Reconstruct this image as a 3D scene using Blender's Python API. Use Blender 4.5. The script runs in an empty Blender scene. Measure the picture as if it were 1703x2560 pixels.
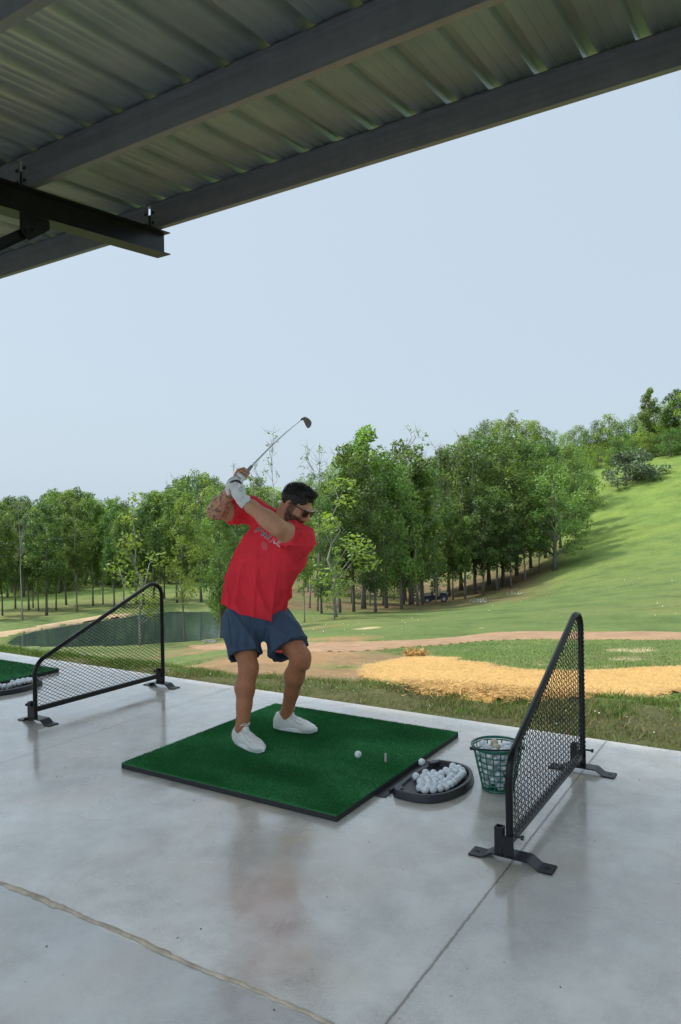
import bpy, bmesh, math, random
import numpy as np
from mathutils import Vector, Matrix
from mathutils.bvhtree import BVHTree
random.seed(7); rng = np.random.default_rng(11)
sc = bpy.context.scene
COL = sc.collection
R_ = math.radians

# ------------------------------------------------------------------ camera
F_PX, YAW, ROLL = 1809.37, R_(-31.873), R_(-0.975)
CAM = np.array([3.425, -2.974, 1.514])
_f = np.array([math.sin(YAW), math.cos(YAW), 0.0])
_r = np.array([math.cos(YAW), -math.sin(YAW), 0.0])
_u = np.array([0, 0, 1.0])
c_, s_ = math.cos(ROLL), math.sin(ROLL)
_r, _u = c_*_r + s_*_u, -s_*_r + c_*_u
cam = bpy.data.objects.new("camera", bpy.data.cameras.new("camera"))
COL.objects.link(cam)
m = Matrix.Identity(4)
for i in range(3):
    m[i][0] = _r[i]; m[i][1] = _u[i]; m[i][2] = -_f[i]; m[i][3] = CAM[i]
cam.matrix_world = m
cam.data.sensor_fit = 'VERTICAL'; cam.data.sensor_height = 36.0
cam.data.lens = F_PX/2560*36
cam.data.clip_start = 0.05; cam.data.clip_end = 4000
sc.camera = cam

# ------------------------------------------------------------------ light
SUN_EL, SUN_AZ = 55.0, -93.0          # azimuth clockwise from +Y
w = bpy.data.worlds.new("World"); sc.world = w; w.use_nodes = True
nt = w.node_tree; nt.nodes.clear()
sky = nt.nodes.new('ShaderNodeTexSky'); sky.sky_type = 'NISHITA'; sky.sun_disc = False
sky.sun_elevation = R_(SUN_EL); sky.sun_rotation = R_(SUN_AZ)
sky.air_density = 1.0; sky.dust_density = 4.0; sky.ozone_density = 1.5
mulc = nt.nodes.new('ShaderNodeMix'); mulc.data_type = 'RGBA'; mulc.blend_type = 'MIX'
mulc.inputs[0].default_value = 0.85                     # thin even overcast veil over the clear sky
mulc.inputs[7].default_value = (5.9, 7.1, 8.2, 1)
# sun aureole and glow above and behind camera, added to brighten slab and golfer
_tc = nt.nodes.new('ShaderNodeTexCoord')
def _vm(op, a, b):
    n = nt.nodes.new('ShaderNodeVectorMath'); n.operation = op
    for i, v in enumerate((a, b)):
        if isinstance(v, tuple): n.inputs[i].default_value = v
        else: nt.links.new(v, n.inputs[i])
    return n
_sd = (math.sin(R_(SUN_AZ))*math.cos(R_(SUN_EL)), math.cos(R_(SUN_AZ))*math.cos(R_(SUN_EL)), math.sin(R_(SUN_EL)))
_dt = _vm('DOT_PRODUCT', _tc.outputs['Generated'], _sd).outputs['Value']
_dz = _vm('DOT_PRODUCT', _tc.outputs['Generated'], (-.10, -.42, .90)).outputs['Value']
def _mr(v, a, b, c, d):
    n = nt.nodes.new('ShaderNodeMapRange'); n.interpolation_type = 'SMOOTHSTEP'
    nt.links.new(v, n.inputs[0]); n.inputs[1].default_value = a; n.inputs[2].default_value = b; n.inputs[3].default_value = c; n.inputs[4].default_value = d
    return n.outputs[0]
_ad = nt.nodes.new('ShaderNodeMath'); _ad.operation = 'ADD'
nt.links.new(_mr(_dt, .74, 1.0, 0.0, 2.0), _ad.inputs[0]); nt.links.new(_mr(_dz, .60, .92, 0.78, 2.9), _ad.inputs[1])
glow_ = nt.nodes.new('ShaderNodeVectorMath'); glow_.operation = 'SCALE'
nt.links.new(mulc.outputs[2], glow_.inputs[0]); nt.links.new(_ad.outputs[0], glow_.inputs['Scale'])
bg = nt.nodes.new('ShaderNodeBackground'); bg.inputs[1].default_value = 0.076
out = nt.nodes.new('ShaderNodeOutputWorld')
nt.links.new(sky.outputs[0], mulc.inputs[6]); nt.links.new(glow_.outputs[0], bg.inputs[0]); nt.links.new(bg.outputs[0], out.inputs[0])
sl = bpy.data.lights.new("sun", 'SUN'); sl.energy = 2.55; sl.angle = R_(3.0); sl.color = (1.0, .95, .86)
so = bpy.data.objects.new("sun", sl); COL.objects.link(so)
_e, _a = R_(SUN_EL), R_(SUN_AZ)
sdir = Vector((math.sin(_a)*math.cos(_e), math.cos(_a)*math.cos(_e), math.sin(_e)))
so.rotation_euler = sdir.to_track_quat('Z', 'Y').to_euler()
sc.view_settings.view_transform = 'Standard'; sc.view_settings.look = 'None'
sc.view_settings.gamma = 1.0; sc.view_settings.exposure = 0.85
sc.cycles.max_bounces = 8; sc.cycles.transparent_max_bounces = 8

# ------------------------------------------------------------------ photo reference helpers
def ray(px, py): return (px-851.5)/F_PX*_r - (py-1280)/F_PX*_u + _f
def S(px, py, dep): return CAM + ray(px, py)*dep
def uz(px, py, z):
    d = ray(px, py); return CAM + d*(z-CAM[2])/d[2]

# ------------------------------------------------------------------ object helpers
def tag(o, label=None, cat=None, group=None, kind=None):
    if label: o['label'] = label
    if cat: o['category'] = cat
    if group: o['group'] = group
    if kind: o['kind'] = kind
    return o
def empty(name, loc=(0, 0, 0), rz=0.0):
    o = bpy.data.objects.new(name, None); COL.objects.link(o)
    o.location = loc; o.rotation_euler = (0, 0, rz); o.empty_display_size = .1
    return o
def link(name, me, mat=None, parent=None, smooth=True):
    if mat is not None and not me.materials: me.materials.append(mat)
    if smooth: me.polygons.foreach_set('use_smooth', np.ones(len(me.polygons), bool))
    o = bpy.data.objects.new(name, me); COL.objects.link(o)
    if parent is not None: o.parent = parent
    return o
def arr_mesh(name, V, Fc, n=4, col=None):
    """fast mesh from arrays; every face has n corners"""
    V = np.asarray(V, np.float32); Fc = np.asarray(Fc, np.int32).reshape(-1, n)
    me = bpy.data.meshes.new(name)
    me.vertices.add(len(V)); me.vertices.foreach_set('co', V.ravel())
    me.loops.add(Fc.size); me.loops.foreach_set('vertex_index', Fc.ravel())
    me.polygons.add(len(Fc)); me.polygons.foreach_set('loop_start', np.arange(0, Fc.size, n, dtype=np.int32))
    me.update(calc_edges=True)
    if col is not None:
        a = me.color_attributes.new('tint', 'FLOAT_COLOR', 'POINT')
        c = np.ones((len(V), 4), np.float32); c[:, :col.shape[1]] = col
        a.data.foreach_set('color', c.ravel())
    return me
def pad4(V, n): return V

class MB:
    """collects shapes into one mesh"""
    def __init__(s): s.bm = bmesh.new()
    def box(s, c, d, rot=None, bev=0.0):
        r = bmesh.ops.create_cube(s.bm, size=1.0)
        M = Matrix.Translation(c) @ ((rot.to_4x4() if rot else Matrix.Identity(4))) @ Matrix.Diagonal((*d, 1))
        bmesh.ops.transform(s.bm, matrix=M, verts=r['verts'])
        if bev:
            ed = list({e for v in r['verts'] for e in v.link_edges})
            bmesh.ops.bevel(s.bm, geom=ed, offset=bev, segments=2, affect='EDGES', profile=.6)
    def tube(s, pts, r, n=8, cap=True, rs=None, closed=False, sq=1.0):
        pts = [Vector(p) for p in pts]; rings = []
        m_ = len(pts)
        up = None
        for i, p in enumerate(pts):
            if closed: d = pts[(i+1) % m_] - pts[i-1]
            else: d = pts[min(i+1, m_-1)] - pts[max(i-1, 0)]
            d.normalize()
            if up is None:
                up = Vector((0, 0, 1)) if abs(d.z) < .9 else Vector((0, 1, 0))
            a = d.cross(up).normalized(); b = a.cross(d).normalized(); up = b
            rr = rs[i] if rs else r
            rings.append([s.bm.verts.new(p + a*rr*math.cos(2*math.pi*k/n) + b*rr*sq*math.sin(2*math.pi*k/n)) for k in range(n)])
        L = list(zip(rings, rings[1:])) + ([(rings[-1], rings[0])] if closed else [])
        for A, B in L:
            for k in range(n):
                s.bm.faces.new((A[k], A[(k+1) % n], B[(k+1) % n], B[k]))
        if cap and not closed:
            s.bm.faces.new(list(reversed(rings[0]))); s.bm.faces.new(rings[-1])
    def prism(s, poly, axis, a, b):
        """extrude 2D poly along axis 'x','y','z' between a and b"""
        def P(u, v, t): return {'x': (t, u, v), 'y': (u, t, v), 'z': (u, v, t)}[axis]
        A = [s.bm.verts.new(P(u, v, a)) for u, v in poly]; B = [s.bm.verts.new(P(u, v, b)) for u, v in poly]
        n = len(poly)
        for k in range(n): s.bm.faces.new((A[k], A[(k+1) % n], B[(k+1) % n], B[k]))
        s.bm.faces.new(list(reversed(A))); s.bm.faces.new(B)
    def sphere(s, c, r, u=16, v=10, sc3=(1, 1, 1)):
        q = bmesh.ops.create_uvsphere(s.bm, u_segments=u, v_segments=v, radius=r)
        bmesh.ops.transform(s.bm, matrix=Matrix.Translation(c) @ Matrix.Diagonal((*sc3, 1)), verts=q['verts'])
    def build(s, name, mat, parent=None, smooth=False, auto=None):
        bmesh.ops.recalc_face_normals(s.bm, faces=s.bm.faces)
        if auto is not None:
            for f in s.bm.faces: f.smooth = True
            for e in s.bm.edges:
                if len(e.link_faces) == 2 and e.calc_face_angle() > auto: e.smooth = False
        me = bpy.data.meshes.new(name); s.bm.to_mesh(me); s.bm.free()
        return link(name, me, mat, parent, smooth)

# ------------------------------------------------------------------ materials
class NM:
    def __init__(s, name):
        s.m = bpy.data.materials.new(name); s.m.use_nodes = True
        s.t = s.m.node_tree; s.b = s.t.nodes['Principled BSDF']; s.o = s.t.nodes['Material Output']
    def n(s, typ, **kw):
        nd = s.t.nodes.new(typ)
        for k, v in kw.items(): setattr(nd, k, v)
        return nd
    def l(s, a, b): s.t.links.new(a, b)
    def coord(s, kind='Object', scale=None):
        c = s.n('ShaderNodeTexCoord').outputs[kind] if kind != 'World' else s.n('ShaderNodeNewGeometry').outputs['Position']
        if scale is not None:
            mp = s.n('ShaderNodeMapping'); mp.inputs['Scale'].default_value = scale; s.l(c, mp.inputs[0]); c = mp.outputs[0]
        return c
    def noise(s, co, scale, detail=4, rough=.55, dist=0.0):
        nd = s.n('ShaderNodeTexNoise'); nd.inputs['Scale'].default_value = scale; nd.inputs['Detail'].default_value = detail
        nd.inputs['Roughness'].default_value = rough; nd.inputs['Distortion'].default_value = dist
        if co is not None: s.l(co, nd.inputs['Vector'])
        return nd.outputs['Fac']
    def ramp(s, f, stops):
        nd = s.n('ShaderNodeValToRGB'); e = nd.color_ramp.elements
        while len(e) < len(stops): e.new(.5)
        for i, (p, c) in enumerate(stops):
            e[i].position = p; e[i].color = (*c, 1) if len(c) == 3 else c
        s.l(f, nd.inputs[0]); return nd.outputs[0]
    def mix(s, f, a, b, mode='MIX'):
        nd = s.n('ShaderNodeMix', data_type='RGBA', blend_type=mode)
        for v, i in ((f, 0), (a, 6), (b, 7)):
            if isinstance(v, (int, float)): nd.inputs[i].default_value = v if i == 0 else (v, v, v, 1)
            elif isinstance(v, tuple): nd.inputs[i].default_value = (*v, 1)
            else: s.l(v, nd.inputs[i])
        return nd.outputs[2]
    def math(s, op, a, b=None, c=None):
        nd = s.n('ShaderNodeMath', operation=op)
        for i, v in enumerate((a, b, c)):
            if v is None: continue
            if isinstance(v, (int, float)): nd.inputs[i].default_value = v
            else: s.l(v, nd.inputs[i])
        return nd.outputs[0]
    def bump(s, h, strength=.3, dist=.01):
        nd = s.n('ShaderNodeBump'); nd.inputs['Strength'].default_value = strength; nd.inputs['Distance'].default_value = dist
        s.l(h, nd.inputs['Height']); s.l(nd.outputs[0], s.b.inputs['Normal']); return nd
    def set(s, **kw):
        for k, v in kw.items():
            i = s.b.inputs[k.replace('_', ' ')]
            if isinstance(v, tuple): i.default_value = (*v, 1) if len(v) == 3 else v
            elif isinstance(v, (int, float)): i.default_value = v
            else: s.l(v, i)
        return s
    def attr(s, name='tint'):
        return s.n('ShaderNodeAttribute', attribute_name=name).outputs['Color']

def simple(name, col, rough=.5, metal=0.0, var=.12, nscale=30, bump=0.0, bscale=200, spec=.5, coat=0.0):
    M = NM(name); co = M.coord('Object')
    nz = M.noise(co, nscale, 5)
    a = tuple(c*(1-var) for c in col); b = tuple(min(1, c*(1+var)) for c in col)
    M.set(Base_Color=M.ramp(nz, [(.3, a), (.7, b)]), Roughness=rough, Metallic=metal)
    M.b.inputs['Specular IOR Level'].default_value = spec
    if coat: M.b.inputs['Coat Weight'].default_value = coat
    if bump: M.bump(M.noise(co, bscale, 4), bump, .003)
    return M.m

# concrete ----------------------------------------------------------
M = NM('polished_concrete'); co = M.coord('World')
big = M.noise(co, .9, 6, .6, .4); mid = M.noise(co, 5.0, 7, .65); fine = M.noise(co, 90, 3, .6)
base = M.ramp(big, [(.34, (.36, .325, .27)), (.5, (.52, .48, .42)), (.66, (.66, .625, .56))])
base = M.mix(.5, base, M.ramp(mid, [(.38, (.36, .32, .265)), (.62, (.70, .66, .595))]))
base = M.mix(M.ramp(fine, [(.54, (0, 0, 0)), (.68, (.5, .5, .5))]), base, (.68, .67, .64))
tan = M.ramp(M.noise(co, 1.7, 4, .5, .8), [(.52, (0, 0, 0)), (.68, (.6, .6, .6))])
base = M.mix(tan, base, (.60, .50, .37))
spk = M.n('ShaderNodeTexVoronoi'); spk.inputs['Scale'].default_value = 9; M.l(co, spk.inputs['Vector'])
base = M.mix(M.ramp(spk.outputs['Distance'], [(.035, (.75, .75, .75)), (.06, (0, 0, 0))]), base, (.20, .19, .17))
vo2 = M.n('ShaderNodeTexVoronoi'); vo2.inputs['Scale'].default_value = 130; M.l(co, vo2.inputs['Vector'])
agg = M.ramp(M.noise(co, 1.1, 3, .5, .3), [(.48, (0, 0, 0)), (.62, (1, 1, 1))])
aggm = M.math('MULTIPLY', agg, M.ramp(vo2.outputs['Distance'], [(.2, (.5, .5, .5)), (.34, (0, 0, 0))]))
base = M.mix(aggm, base, (.74, .73, .70))
scr = M.noise(M.coord('World', (30, 2.2, 1)), 1.0, 5, .7, 1.2)
base = M.mix(M.ramp(scr, [(.60, (0, 0, 0)), (.72, (.28,)*3)]), base, (.74, .73, .70))
st2 = M.noise(co, .55, 5, .6, .6)
base = M.mix(M.ramp(st2, [(.42, (0, 0, 0)), (.66, (.35,)*3)]), base, (.33, .315, .30))
sy_ = M.n('ShaderNodeSeparateXYZ'); M.l(co, sy_.inputs[0])
dim_bay = M.math('LESS_THAN', sy_.outputs[1], -1.195)      # bay behind the seam painted darker for weaker light, bluish for sky reflection
base = M.mix(M.math('MULTIPLY', dim_bay, .45), base, (.20, .205, .215))
# saw cuts and wavering seam as real dark grooves
sx = M.n('ShaderNodeSeparateXYZ'); M.l(co, sx.inputs[0])
wob = M.noise(co, 3.0, 3); wobf = M.noise(co, 40, 4)
def cut(axis_out, at, halfw, wobble=.012):
    d = M.math('SUBTRACT', axis_out, at)
    d = M.math('ADD', d, M.math('MULTIPLY', M.math('SUBTRACT', wobf, .5), wobble))
    d = M.math('ABSOLUTE', d)
    return M.math('SUBTRACT', 1.0, M.math('MINIMUM', M.math('DIVIDE', d, halfw), 1.0))
g = None
for ax, at, hw in ((0, 2.389, .0085), (0, -.733, .006), (0, 5.51, .008), (0, -3.855, .006), (0, 0.83, .0035)):
    if at == .83: continue
    q = cut(sx.outputs[ax], at, hw); g = q if g is None else M.math('MAXIMUM', g, q)
halo = cut(sx.outputs[0], 2.40, .05, .05)
base = M.mix(M.math('MULTIPLY', halo, .35), base, (.36, .32, .25))
base = M.mix(M.math('MULTIPLY', g, .95), base, (.13, .10, .07))
rough = M.ramp(M.noise(co, 1.3, 5, .6, .3), [(.35, (.10,)*3), (.65, (.34,)*3)])
rough = M.mix(g, rough, (.9, .9, .9))
M.set(Base_Color=base, Roughness=rough); M.b.inputs['Specular IOR Level'].default_value = .7; M.l(M.ramp(M.noise(co, 1.15, 7, .68, .8), [(.36, (.35,)*3), (.64, (1,)*3)]), M.b.inputs['Coat Weight']); M.b.inputs['Coat IOR'].default_value = 1.6; M.l(M.ramp(M.noise(co, 1.9, 5, .65, .5), [(.35, (.05,)*3), (.65, (.22,)*3)]), M.b.inputs['Coat Roughness'])
hb = M.math('SUBTRACT', M.math('ADD', M.math('MULTIPLY', mid, .25), M.math('MULTIPLY', M.noise(co, 14, 5), .12)), g)
M.bump(hb, .25, .008)
m_conc = M.m
m_seam = simple('seam_filler', (.40, .33, .245), .8, var=.35, nscale=14, bump=.6, bscale=60)

# terrain -------------------------------------------------------------
M = NM('turf_ground'); co = M.coord('World')
c = M.attr('tint')
n0 = M.noise(M.coord('World', (.05, .16, .16)), 1.0, 6, .6, .6)
c = M.mix(.9, c, M.ramp(n0, [(.3, (.82, .88, .85)), (.5, (1, 1, 1)), (.7, (1.15, 1.08, .95))]), 'MULTIPLY')
n1 = M.noise(co, .35, 6, .65, .5); n2 = M.noise(co, 3.5, 6, .7); n3 = M.noise(co, 24, 3, .7)
c = M.mix(.75, c, M.ramp(n1, [(.3, (.55, .60, .50)), (.5, (1, 1, 1)), (.72, (1.35, 1.22, 1.05))]), 'MULTIPLY')
c = M.mix(.8, c, M.ramp(n2, [(.3, (.62, .66, .6)), (.55, (1, 1, 1)), (.75, (1.35, 1.3, 1.15))]), 'MULTIPLY')
c = M.mix(.7, c, M.ramp(n3, [(.3, (.6, .6, .6)), (.7, (1.35, 1.35, 1.3))]), 'MULTIPLY')
M.set(Base_Color=c, Roughness=.9); M.b.inputs['Specular IOR Level'].default_value = .15
M.bump(M.math('ADD', n2, M.math('MULTIPLY', n3, .4)), .7, .09)
m_ground = M.m

def blade_mat(name, trans=.35, rough=.6):
    M = NM(name); M.set(Base_Color=M.attr('tint'), Roughness=rough); M.b.inputs['Specular IOR Level'].default_value = .25
    tr = M.n('ShaderNodeBsdfTranslucent'); M.l(M.attr('tint'), tr.inputs[0])
    mx = M.n('ShaderNodeMixShader'); mx.inputs[0].default_value = trans
    M.l(M.b.outputs[0], mx.inputs[1]); M.l(tr.outputs[0], mx.inputs[2]); M.l(mx.outputs[0], M.o.inputs[0])
    return M.m
m_blade = blade_mat('grass_blades')
m_strawb = blade_mat('straw_strands', .15, .7)

def leaf_mat(name, dark, light, trans=.38, spread=.5):
    M = NM(name)
    t = M.attr('tint'); oi = M.n('ShaderNodeObjectInfo')
    colr = M.ramp(t, [(0.0, dark), (1.0, light)])
    hs = M.n('ShaderNodeHueSaturation'); M.l(colr, hs.inputs['Color'])
    M.l(M.math('ADD', .5-.022*spread, M.math('MULTIPLY', oi.outputs['Random'], .05*spread)), hs.inputs['Hue'])
    M.l(M.math('ADD', .78, M.math('MULTIPLY', oi.outputs['Random'], .5)), hs.inputs['Value'])
    hs.inputs['Saturation'].default_value = .95
    M.set(Base_Color=hs.outputs[0], Roughness=.55); M.b.inputs['Specular IOR Level'].default_value = .3
    tr = M.n('ShaderNodeBsdfTranslucent')
    tc = M.mix(1.0, hs.outputs[0], (1.25, 1.35, .55), 'MULTIPLY'); M.l(tc, tr.inputs[0])
    mx = M.n('ShaderNodeMixShader'); mx.inputs[0].default_value = trans
    M.l(M.b.outputs[0], mx.inputs[1]); M.l(tr.outputs[0], mx.inputs[2]); M.l(mx.outputs[0], M.o.inputs[0])
    return M.m
m_leaf = leaf_mat('leaves_green', (.062, .112, .026), (.20, .29, .062))
m_leaf_deep = leaf_mat('leaves_deep_green', (.038, .080, .023), (.135, .21, .052), .35)
m_leaf_yel = leaf_mat('leaves_yellow_green', (.085, .14, .022), (.26, .33, .05), .38)
m_leaf_blue = leaf_mat('leaves_grey_green', (.06, .085, .05), (.15, .19, .12), .25)
M = NM('bark'); co = M.coord('Object', (1, 1, .15))
nz = M.noise(co, 9, 6, .7)
M.set(Base_Color=M.ramp(nz, [(.3, (.055, .047, .038)), (.7, (.19, .17, .145))]), Roughness=.9); M.bump(nz, .6, .03); m_bark = M.m
M = NM('pale_bark'); co = M.coord('Object', (1, 1, .15)); nz = M.noise(co, 9, 6, .7)
M.set(Base_Color=M.ramp(nz, [(.3, (.13, .12, .10)), (.7, (.33, .31, .27))]), Roughness=.9); M.bump(nz, .6, .03); m_bark2 = M.m

# water
M = NM('pond_water'); co = M.coord('World', (1, 1, 1))
M.set(Base_Color=(.028, .042, .036), Roughness=.05); M.b.inputs['IOR'].default_value = 1.33
M.b.inputs['Specular IOR Level'].default_value = 1.0
M.bump(M.noise(M.coord('World', (.6, 1.4, 1)), 1.0, 3, .5), .10, .12)
m_water = M.m
# dirt, straw
def ground_sheet(name, a, b, c3, sc1=1.2):
    M = NM(name); co = M.coord('World'); n = M.noise(co, sc1, 7, .7, .4); f2 = M.noise(co, 30, 4, .7)
    k = M.ramp(n, [(.3, a), (.52, b), (.75, c3)])
    k = M.mix(.7, k, M.ramp(f2, [(.3, (.65,)*3), (.7, (1.3,)*3)]), 'MULTIPLY')
    M.set(Base_Color=k, Roughness=.95); M.b.inputs['Specular IOR Level'].default_value = .1; M.bump(M.math('ADD', n, f2), .5, .05)
    return M.m
m_straw = ground_sheet('straw_mulch', (.33, .195, .062), (.44, .27, .09), (.53, .345, .13), 2.5)
m_path = ground_sheet('dirt_path', (.19, .12, .07), (.25, .16, .095), (.31, .205, .125))
m_sand = ground_sheet('sandy_path', (.26, .185, .105), (.33, .24, .14), (.38, .285, .17))
# metals, plastics
M = NM('galvanised_roof'); co = M.coord('World')
n = M.noise(co, 2.2, 5, .6); st = M.noise(M.coord('World', (22, .5, 1)), 1.0, 4)
M.set(Base_Color=M.ramp(M.mix(.15, n, st), [(.3, (.28, .34, .37)), (.7, (.37, .44, .47))]), Metallic=.5, Roughness=M.ramp(n, [(.3, (.33,)*3), (.7, (.40,)*3)]))
m_roof = M.m
M = NM('galvanised_purlin'); co = M.coord('World'); n = M.noise(co, 6, 6, .7); st = M.noise(M.coord('World', (.6, 8, 30)), 1.0, 4)
M.set(Base_Color=M.ramp(M.mix(.5, n, st), [(.3, (.12, .127, .14)), (.7, (.20, .207, .22))]), Metallic=.45, Roughness=.42); m_purlin = M.m
m_blacksteel = simple('black_painted_steel', (.009, .009, .012), .33, var=.3, nscale=12, bump=.08, bscale=120, spec=.35)
m_tubeblk = simple('powder_coated_tube', (.006, .006, .008), .3, var=.25, nscale=40, bump=.15, bscale=400, spec=.28)
m_net = simple('black_vinyl_wire', (.005, .005, .006), .5, var=.3, nscale=60, spec=.2)
m_tray = simple('black_rubber_tray', (.020, .020, .026), .34, var=.2, nscale=9, bump=.35, bscale=350, spec=.4)
m_rubber = simple('mat_rubber', (.02, .02, .02), .8, var=.3, nscale=50, bump=.4, bscale=200)
m_basket = simple('green_plastic', (.012, .13, .085), .35, var=.15, nscale=25)
m_blackpl = simple('black_plastic', (.02, .02, .02), .4)
m_ball = simple('white_ball', (.74, .76, .78), .3, var=.04, nscale=40, bump=.0)
M = NM('dimpled_ball'); co = M.coord('Object'); vo = M.n('ShaderNodeTexVoronoi'); vo.inputs['Scale'].default_value = 240; M.l(co, vo.inputs['Vector'])
oi = M.n('ShaderNodeObjectInfo')
dirt = M.ramp(M.noise(co, 45, 4), [(.5, (0, 0, 0)), (.75, (.55,)*3)])
M.set(Base_Color=M.mix(dirt, M.mix(oi.outputs['Random'], (.80, .82, .85), (.70, .74, .76)), (.46, .44, .38)), Roughness=.32)
M.bump(vo.outputs['Distance'], .35, .002); m_ball = M.m
m_ballcream = simple('cream_ball', (.55, .49, .34), .35, var=.1)
m_ballyel = simple('yellow_ball', (.75, .55, .04), .35, var=.05)
m_chrome = simple('chrome_steel', (.62, .63, .65), .16, 1.0, var=.05)
m_iron = simple('satin_iron_head', (.16, .14, .125), .42, .7, var=.05)
m_teepl = simple('grey_rubber_tee', (.42, .42, .40), .5)
# ------------------------------------------------------------------ terrain
PROF = [
(-75.0,[(9,-.3),(14,-1.0),(30,-4.2),(46,-6.6),(58,-6.4),(75,-7.2),(110,-8.0),(150,-8),(200,-7),(300,-3)]),
(-57.09,[(9,-.3),(14,-1.0),(30,-4.4),(46,-6.85),(58,-6.76),(75,-7.6),(110,-8.68),(150,-8.64),(200,-9.03),(300,-3.81)]),
(-50.27,[(9,-.35),(12,-0.9),(20,-2.6),(40,-6.3),(49,-6.95),(64,-6.86),(76,-7.54),(110,-8.3),(150,-7.12),(200,-6.85),(300,-1.59)]),
(-42.87,[(9,-.45),(12,-1.05),(18,-2.2),(32,-4.7),(50,-6.95),(68,-6.9),(80,-7.4),(110,-7.67),(140,-6.38),(190,-4.05),(300,0.86)]),
(-36.62,[(8.5,-.5),(12,-1.24),(16,-1.9),(24,-3.08),(38,-4.92),(50,-6.12),(60,-7.15),(85,-8.66),(120,-8.89),(160,-7.07),(240,1.0),(300,3.5)]),
(-31.87,[(8,-.5),(12,-1.37),(15,-1.88),(22,-2.86),(32,-3.97),(44,-5.29),(52,-6.1),(80,-8.65),(115,-9.92),(150,-8.43),(230,3.0),(300,6.5)]),
(-24.59,[(7.5,-.5),(11,-1.29),(13,-1.65),(20,-2.59),(30,-3.82),(42,-5.03),(60,-6.84),(86,-9.42),(100,-10.22),(135,-7.66),(220,13.0),(300,18)]),
(-18.45,[(7,-.4),(10.5,-1.18),(18.5,-2.34),(28,-3.42),(45,-4.96),(66,-6.56),(84,-8.08),(100,-7.48),(130,-2.49),(160,8.3),(190,13.5),(300,20)]),
(-12.07,[(7,-.4),(10.3,-1.08),(17.5,-2.14),(27,-3.14),(42,-4.41),(64,-5.52),(92,-4.76),(122,-0.46),(148,7.9),(158,10.6),(180,12.65),(300,27.87)]),
(-6.57,[(7,-.4),(10.5,-0.95),(17,-1.93),(26,-2.84),(40,-3.98),(62,-4.52),(88,-3.53),(120,2.4),(145,10.4),(165,14.2),(200,18.05),(300,33.81)]),
(20.0,[(7,-.4),(10.5,-0.95),(17,-1.9),(26,-2.6),(40,-3.3),(62,-3.0),(88,-1.0),(120,5),(145,12),(165,16),(200,22),(300,36)])]
_LD = np.linspace(math.log(6.0), math.log(300.0), 160)
_AZ = np.linspace(-75, 20, 191)
_t = np.array([np.interp(_LD, [math.log(6.0)]+[math.log(d) for d, z in pr], [-.1]+[z for d, z in pr]) for a, pr in PROF])
_T = np.array([np.interp(_AZ, [a for a, _ in PROF], _t[:, j]) for j in range(160)]).T
def _sm(a, k, ax):
    K = np.hanning(2*k+3)[1:-1]; K /= K.sum()
    return np.apply_along_axis(lambda v: np.convolve(np.pad(v, k, 'edge'), K, 'valid'), ax, a)
_T = _sm(_sm(_T, 7, 0), 4, 1)
_NG = {}
def vnoise(x, y, s, seed=0):
    """smooth value noise, vectorised"""
    if seed not in _NG: _NG[seed] = np.random.default_rng(100+seed).random((256, 256))
    G = _NG[seed]; x = np.asarray(x)*s; y = np.asarray(y)*s
    i = np.floor(x).astype(int); j = np.floor(y).astype(int); u = x-i; v = y-j
    u = u*u*(3-2*u); v = v*v*(3-2*v); i &= 255; j &= 255; i1 = (i+1) & 255; j1 = (j+1) & 255
    return (G[i, j]*(1-u)+G[i1, j]*u)*(1-v)+(G[i, j1]*(1-u)+G[i1, j1]*u)*v
def fbm(x, y, s, seed=0, o=4):
    t = 0; a = 1; n = 0
    for k in range(o):
        t = t+a*vnoise(x, y, s*2**k, seed+k); n += a; a *= .55
    return t/n
POND_Z = -7.0
def inside(poly, x, y):
    x = np.asarray(x, float); y = np.asarray(y, float); r = np.zeros(x.shape, bool); n = len(poly)
    for k in range(n):
        x1, y1 = poly[k]; x2, y2 = poly[(k+1) % n]
        c = ((y1 > y) != (y2 > y)) & (x < (x2-x1)*(y-y1)/((y2-y1) if y2 != y1 else 1e-9)+x1); r ^= c
    return r
def pdist(poly, x, y):
    """signed distance, negative inside"""
    d = np.full(np.shape(x), 1e9)
    for k in range(len(poly)):
        x1, y1 = poly[k]; x2, y2 = poly[(k+1) % len(poly)]
        vx, vy = x2-x1, y2-y1; t = np.clip(((x-x1)*vx+(y-y1)*vy)/(vx*vx+vy*vy+1e-12), 0, 1)
        d = np.minimum(d, np.hypot(x-x1-t*vx, y-y1-t*vy))
    return np.where(inside(poly, x, y), -d, d)
def smooth_poly(P, it=2):
    for _ in range(it):
        Q = []
        for k in range(len(P)):
            a = np.array(P[k]); b = np.array(P[(k+1) % len(P)]); Q += [tuple(a*.75+b*.25), tuple(a*.25+b*.75)]
        P = Q
    return P
pond_poly = smooth_poly([tuple(uz(px, py, POND_Z)[:2]) for px, py in
    [(12, 1606), (45, 1617), (150, 1618), (300, 1616), (430, 1608), (530, 1600), (600, 1585), (640, 1560), (600, 1535), (500, 1528), (400, 1531), (290, 1545), (180, 1560), (70, 1578)]])
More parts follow.
